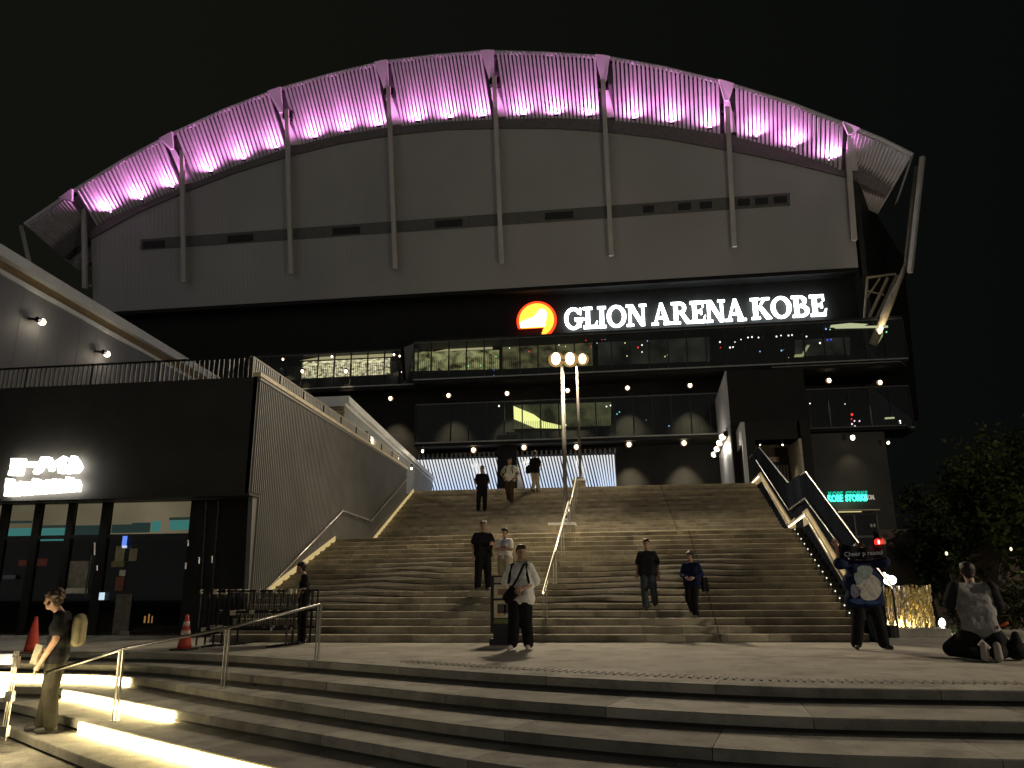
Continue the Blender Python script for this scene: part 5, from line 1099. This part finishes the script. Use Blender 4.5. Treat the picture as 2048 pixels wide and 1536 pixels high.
# ================================================================ RIGHT SIDE: gold tinsel, low ledge, lamp, planting
tn = thing('tinsel_backdrop', 'two shimmering gold tinsel panels lit from below on the low ledge', 'backdrop', onz(1820, 1268, 0))
Yt = 17.0; random.seed(5)
m_gold = M('gold_foil', (.75, .60, .28), .28, 1., (40, .3), (0, 0)); m_pinkf = M('silver_foil', (.75, .62, .55), .25, 1., (40, .3), (0, 0)); m_back = M('foil_back', (.10, .07, .03), .7)
for x0, x1, m2 in ((1762, 1812, m_pinkf), (1818, 1858, m_gold)):
    a, b = onY(x0, 1256, Yt), onY(x1, 1174, Yt); MB().box(a[0], b[0], Yt, Yt+.05, a[2], b[2]).build('panel_back', m_back, tn)
    for m, cnt in ((m_gold, 420), (m2, 160)):
        mb = MB()
        for i in range(cnt):
            x, z = random.uniform(a[0], b[0]), random.uniform(a[2]+.02, b[2]-.02); w = random.uniform(.008, .018); h = random.uniform(.03, .09); d1, d2 = random.uniform(.005, .06), random.uniform(.005, .06)
            mb.add([(x-w, Yt-d1, z-h), (x+w, Yt-d2, z-h), (x+w+random.uniform(-.01, .01), Yt-d1, z+h), (x-w, Yt-d2, z+h)], [(0, 1, 2, 3)])
        mb.build('tinsel', m, tn, kind='stuff')
a, b = onY(1700, 1272, 16.4), onY(1880, 1258, 16.4)
lg = MB().box(a[0], b[0]+.2, 16.4, 17.6, 0, b[2]).build('low_ledge', m_step); tag(lg, 'low pale stone ledge under the gold tinsel at the foot of the stairs', 'ledge')
mb = MB(); a, b = onY(1772, 1261, 16.7), onY(1860, 1261, 16.7); mb.box(a[0], b[0], 16.75, 16.8, a[2]-.0, a[2]+.03); tag(mb.build('tinsel_light', EM('tinsel_glow', (1., .9, .65), 2.5)), 'thin warm light strip along the ledge below the gold tinsel', 'light')
lamp('AREA', (a[0]*.4+b[0]*.6, 16.55, a[2]+.08), tn, 9, (1, .9, .66), (0, .5, 1)); 
p = onY(1784, 1160, 16.2); t = thing('ball_lamp', 'bright white ball lamps on a thin post behind the towel holder', 'lamp', (p[0], p[1], 0))
for dx, dz, r in ((0, 0, .085), (-.09, .06, .05), (-.10, -.02, .06), (-.13, .12, .03), (-.05, -.06, .05)): MB().ball(p+V3(dx, 0, dz), r, 10, 7).build('globe', EM('ball_lamp_white', (.9, .94, 1.), 5), t, True)
MB().tube([(p[0], p[1]+.05, 0), p+V3(0, .05, 0)], .02, 6).build('post', m_frame, t)
MB().tube([onz(1786, 1275, 0)+V3(-.03, 0, 0), onz(1786, 1275, 0)+V3(-.03, 0, .22)], .13, 10).build('foot_box', m_black, t)
a, b = onY(1772, 1180, 19.5), onY(1910, 1057, 19.5); w_ = MB().box(a[0], b[0]+6, 19.5, 19.9, 0, b[2]).build('retaining_wall', M('wall_brown', (.032, .024, .017), .85, 0, (2, .3), (30, .2))); tag(w_, 'brown retaining wall in the dark to the right of the stairs', 'wall')
# ground spotlight with grass
p = onz(1888, 1266, 0); t = thing('ground_spotlight', 'small bright ground spotlight in grass to the left of the kneeling man', 'spotlight', p)
MB().tube([p+V3(-.02, .05, .0), p+V3(-.02, .05, .10)], .03, 8).build('stake', m_frame, t); hd_ = MB().tube([p+V3(.04, .12, .12), p+V3(-.01, .0, .19)], [.06, .085], 10).build('housing', m_frame, t); MB().ball(p+V3(-.01, -.01, .195), (.062, .03, .1), 10, 7).build('lens', EM('spot_lens', (1., .93, .8), 26), hd_, True)
lamp('POINT', p+V3(-.08, -.1, .25), t, 5, (1., .92, .75), r=.08)
mb = MB(); random.seed(9)
for i in range(260):
    q = p+V3(random.uniform(-.28, 1.1), random.uniform(-.05, .35), 0); h = random.uniform(.08, .26); a = random.uniform(0, 6.28); d = V3(math.cos(a), math.sin(a), 0); mb.add([q-d*.006, q+d*.006, q+d*random.uniform(-.06, .06)+V3(random.uniform(-.08, .08), random.uniform(-.05, .05), h)], [(0, 1, 2)])
tag(mb.build('grass', M('grass_green', (.06, .11, .03), .7), None), kind='stuff')
# planting
def leaves(c, r, n, size, seed, dens=.35):
    random.seed(seed); mb = MB(); cl = [V3(*c)+V3(*[random.gauss(0, .5)*q for q in r]) for _ in range(max(8, n//70))]
    for i in range(n):
        k = random.choice(cl); q = k+V3(random.gauss(0, .17)*r[0], random.gauss(0, .17)*r[1], random.gauss(0, .17)*r[2])
        u = V3(random.gauss(0, 1), random.gauss(0, 1), random.gauss(0, .7)); u /= np.linalg.norm(u); v = np.cross(u, V3(random.gauss(0, 1), random.gauss(0, 1), random.gauss(0, 1))); v /= np.linalg.norm(v)
        a, b = u*size*random.uniform(.6, 1.2), v*size*.45
        if q[2] < .15: continue
        mb.add([q-a, q+b-a*.1, q+a, q-b-a*.1], [(0, 1, 2, 3)])
    return mb, cl
m_leafs = [M('leaf_%d' % i, c, .8, 0, (3, .4), (0, 0), spec=.03) for i, c in enumerate(((.014, .019, .006), (.021, .026, .008), (.011, .016, .006)))]
m_bark = M('bark', (.06, .045, .03), .9, 0, (10, .4), (30, .5))
def tree(lab, px, py, Y, rx_, rz_, n, size, seed, ground=0.):
    c = onY(px, py, Y); t = thing('tree', lab, 'tree', (c[0], Y, ground), 'trees at the right edge')
    mb, cl = leaves(c, (rx_, rx_*.9, rz_), n, size, seed); mb.build('crown', m_leafs[seed % 3], t)
    tr = MB(); tr.tube([(c[0]+.1, Y, ground), (c[0]+.03, Y, ground+(c[2]-ground)*.45), (c[0], Y, c[2])], [.14, .10, .04], 8)
    for k in cl[:8]: tr.tube([(c[0], Y, ground+(c[2]-ground)*random.uniform(.4, .8)), k], [.035, .012], 5)
    tr.build('trunk', m_bark, t, True)
tree('tall dark broadleaf tree rising behind the kneeling man', 1968, 1010, 20.5, 1.15, 1.35, 5200, .095, 1)
tree('small rounded tree with a pale green tuft at the left of the group', 1893, 1085, 19.0, .55, .85, 2400, .08, 2)
tree('dark tree cut by the right edge of the picture', 2062, 1010, 18.5, 1.0, 1.3, 4200, .095, 3)
mb, _ = leaves(onY(1864, 1003, 18.8), (.24, .2, .22), 260, .07, 4); tag(mb.build('leafy_tuft', m_leafs[1]), 'pale green leafy tuft sticking out at the left of the small tree', 'plant')
p = onY(2035, 1238, 16.5); mb, _ = leaves((p[0]+.3, 16.6, .5), (1.3, .4, .42), 2600, .05, 6); tag(mb.build('hedge', m_leafs[0], None), 'low clipped green hedge behind the kneeling man at the right edge', 'hedge')
for x, y, Y, r, lab in ((1893, 1107, 18.4, .045, 'small warm garden light in the small rounded tree, left of the kneeling man'), (2022, 1098, 17.6, .04, 'small warm garden light among leaves at the right edge, above the kneeling man')):
    o = MB().ball(onY(x, y, Y), (r*.7, r*.5, r), 6, 5).build('garden_light', EM('garden_glow', (1., .9, .55), 1.6), None, True); tag(o, lab, 'light', 'lights among the trees')
lamp('POINT', onY(2040, 1120, 17.), None, 10, (1., .9, .55), r=.1)
bpy.data.objects.remove(DLMESH)
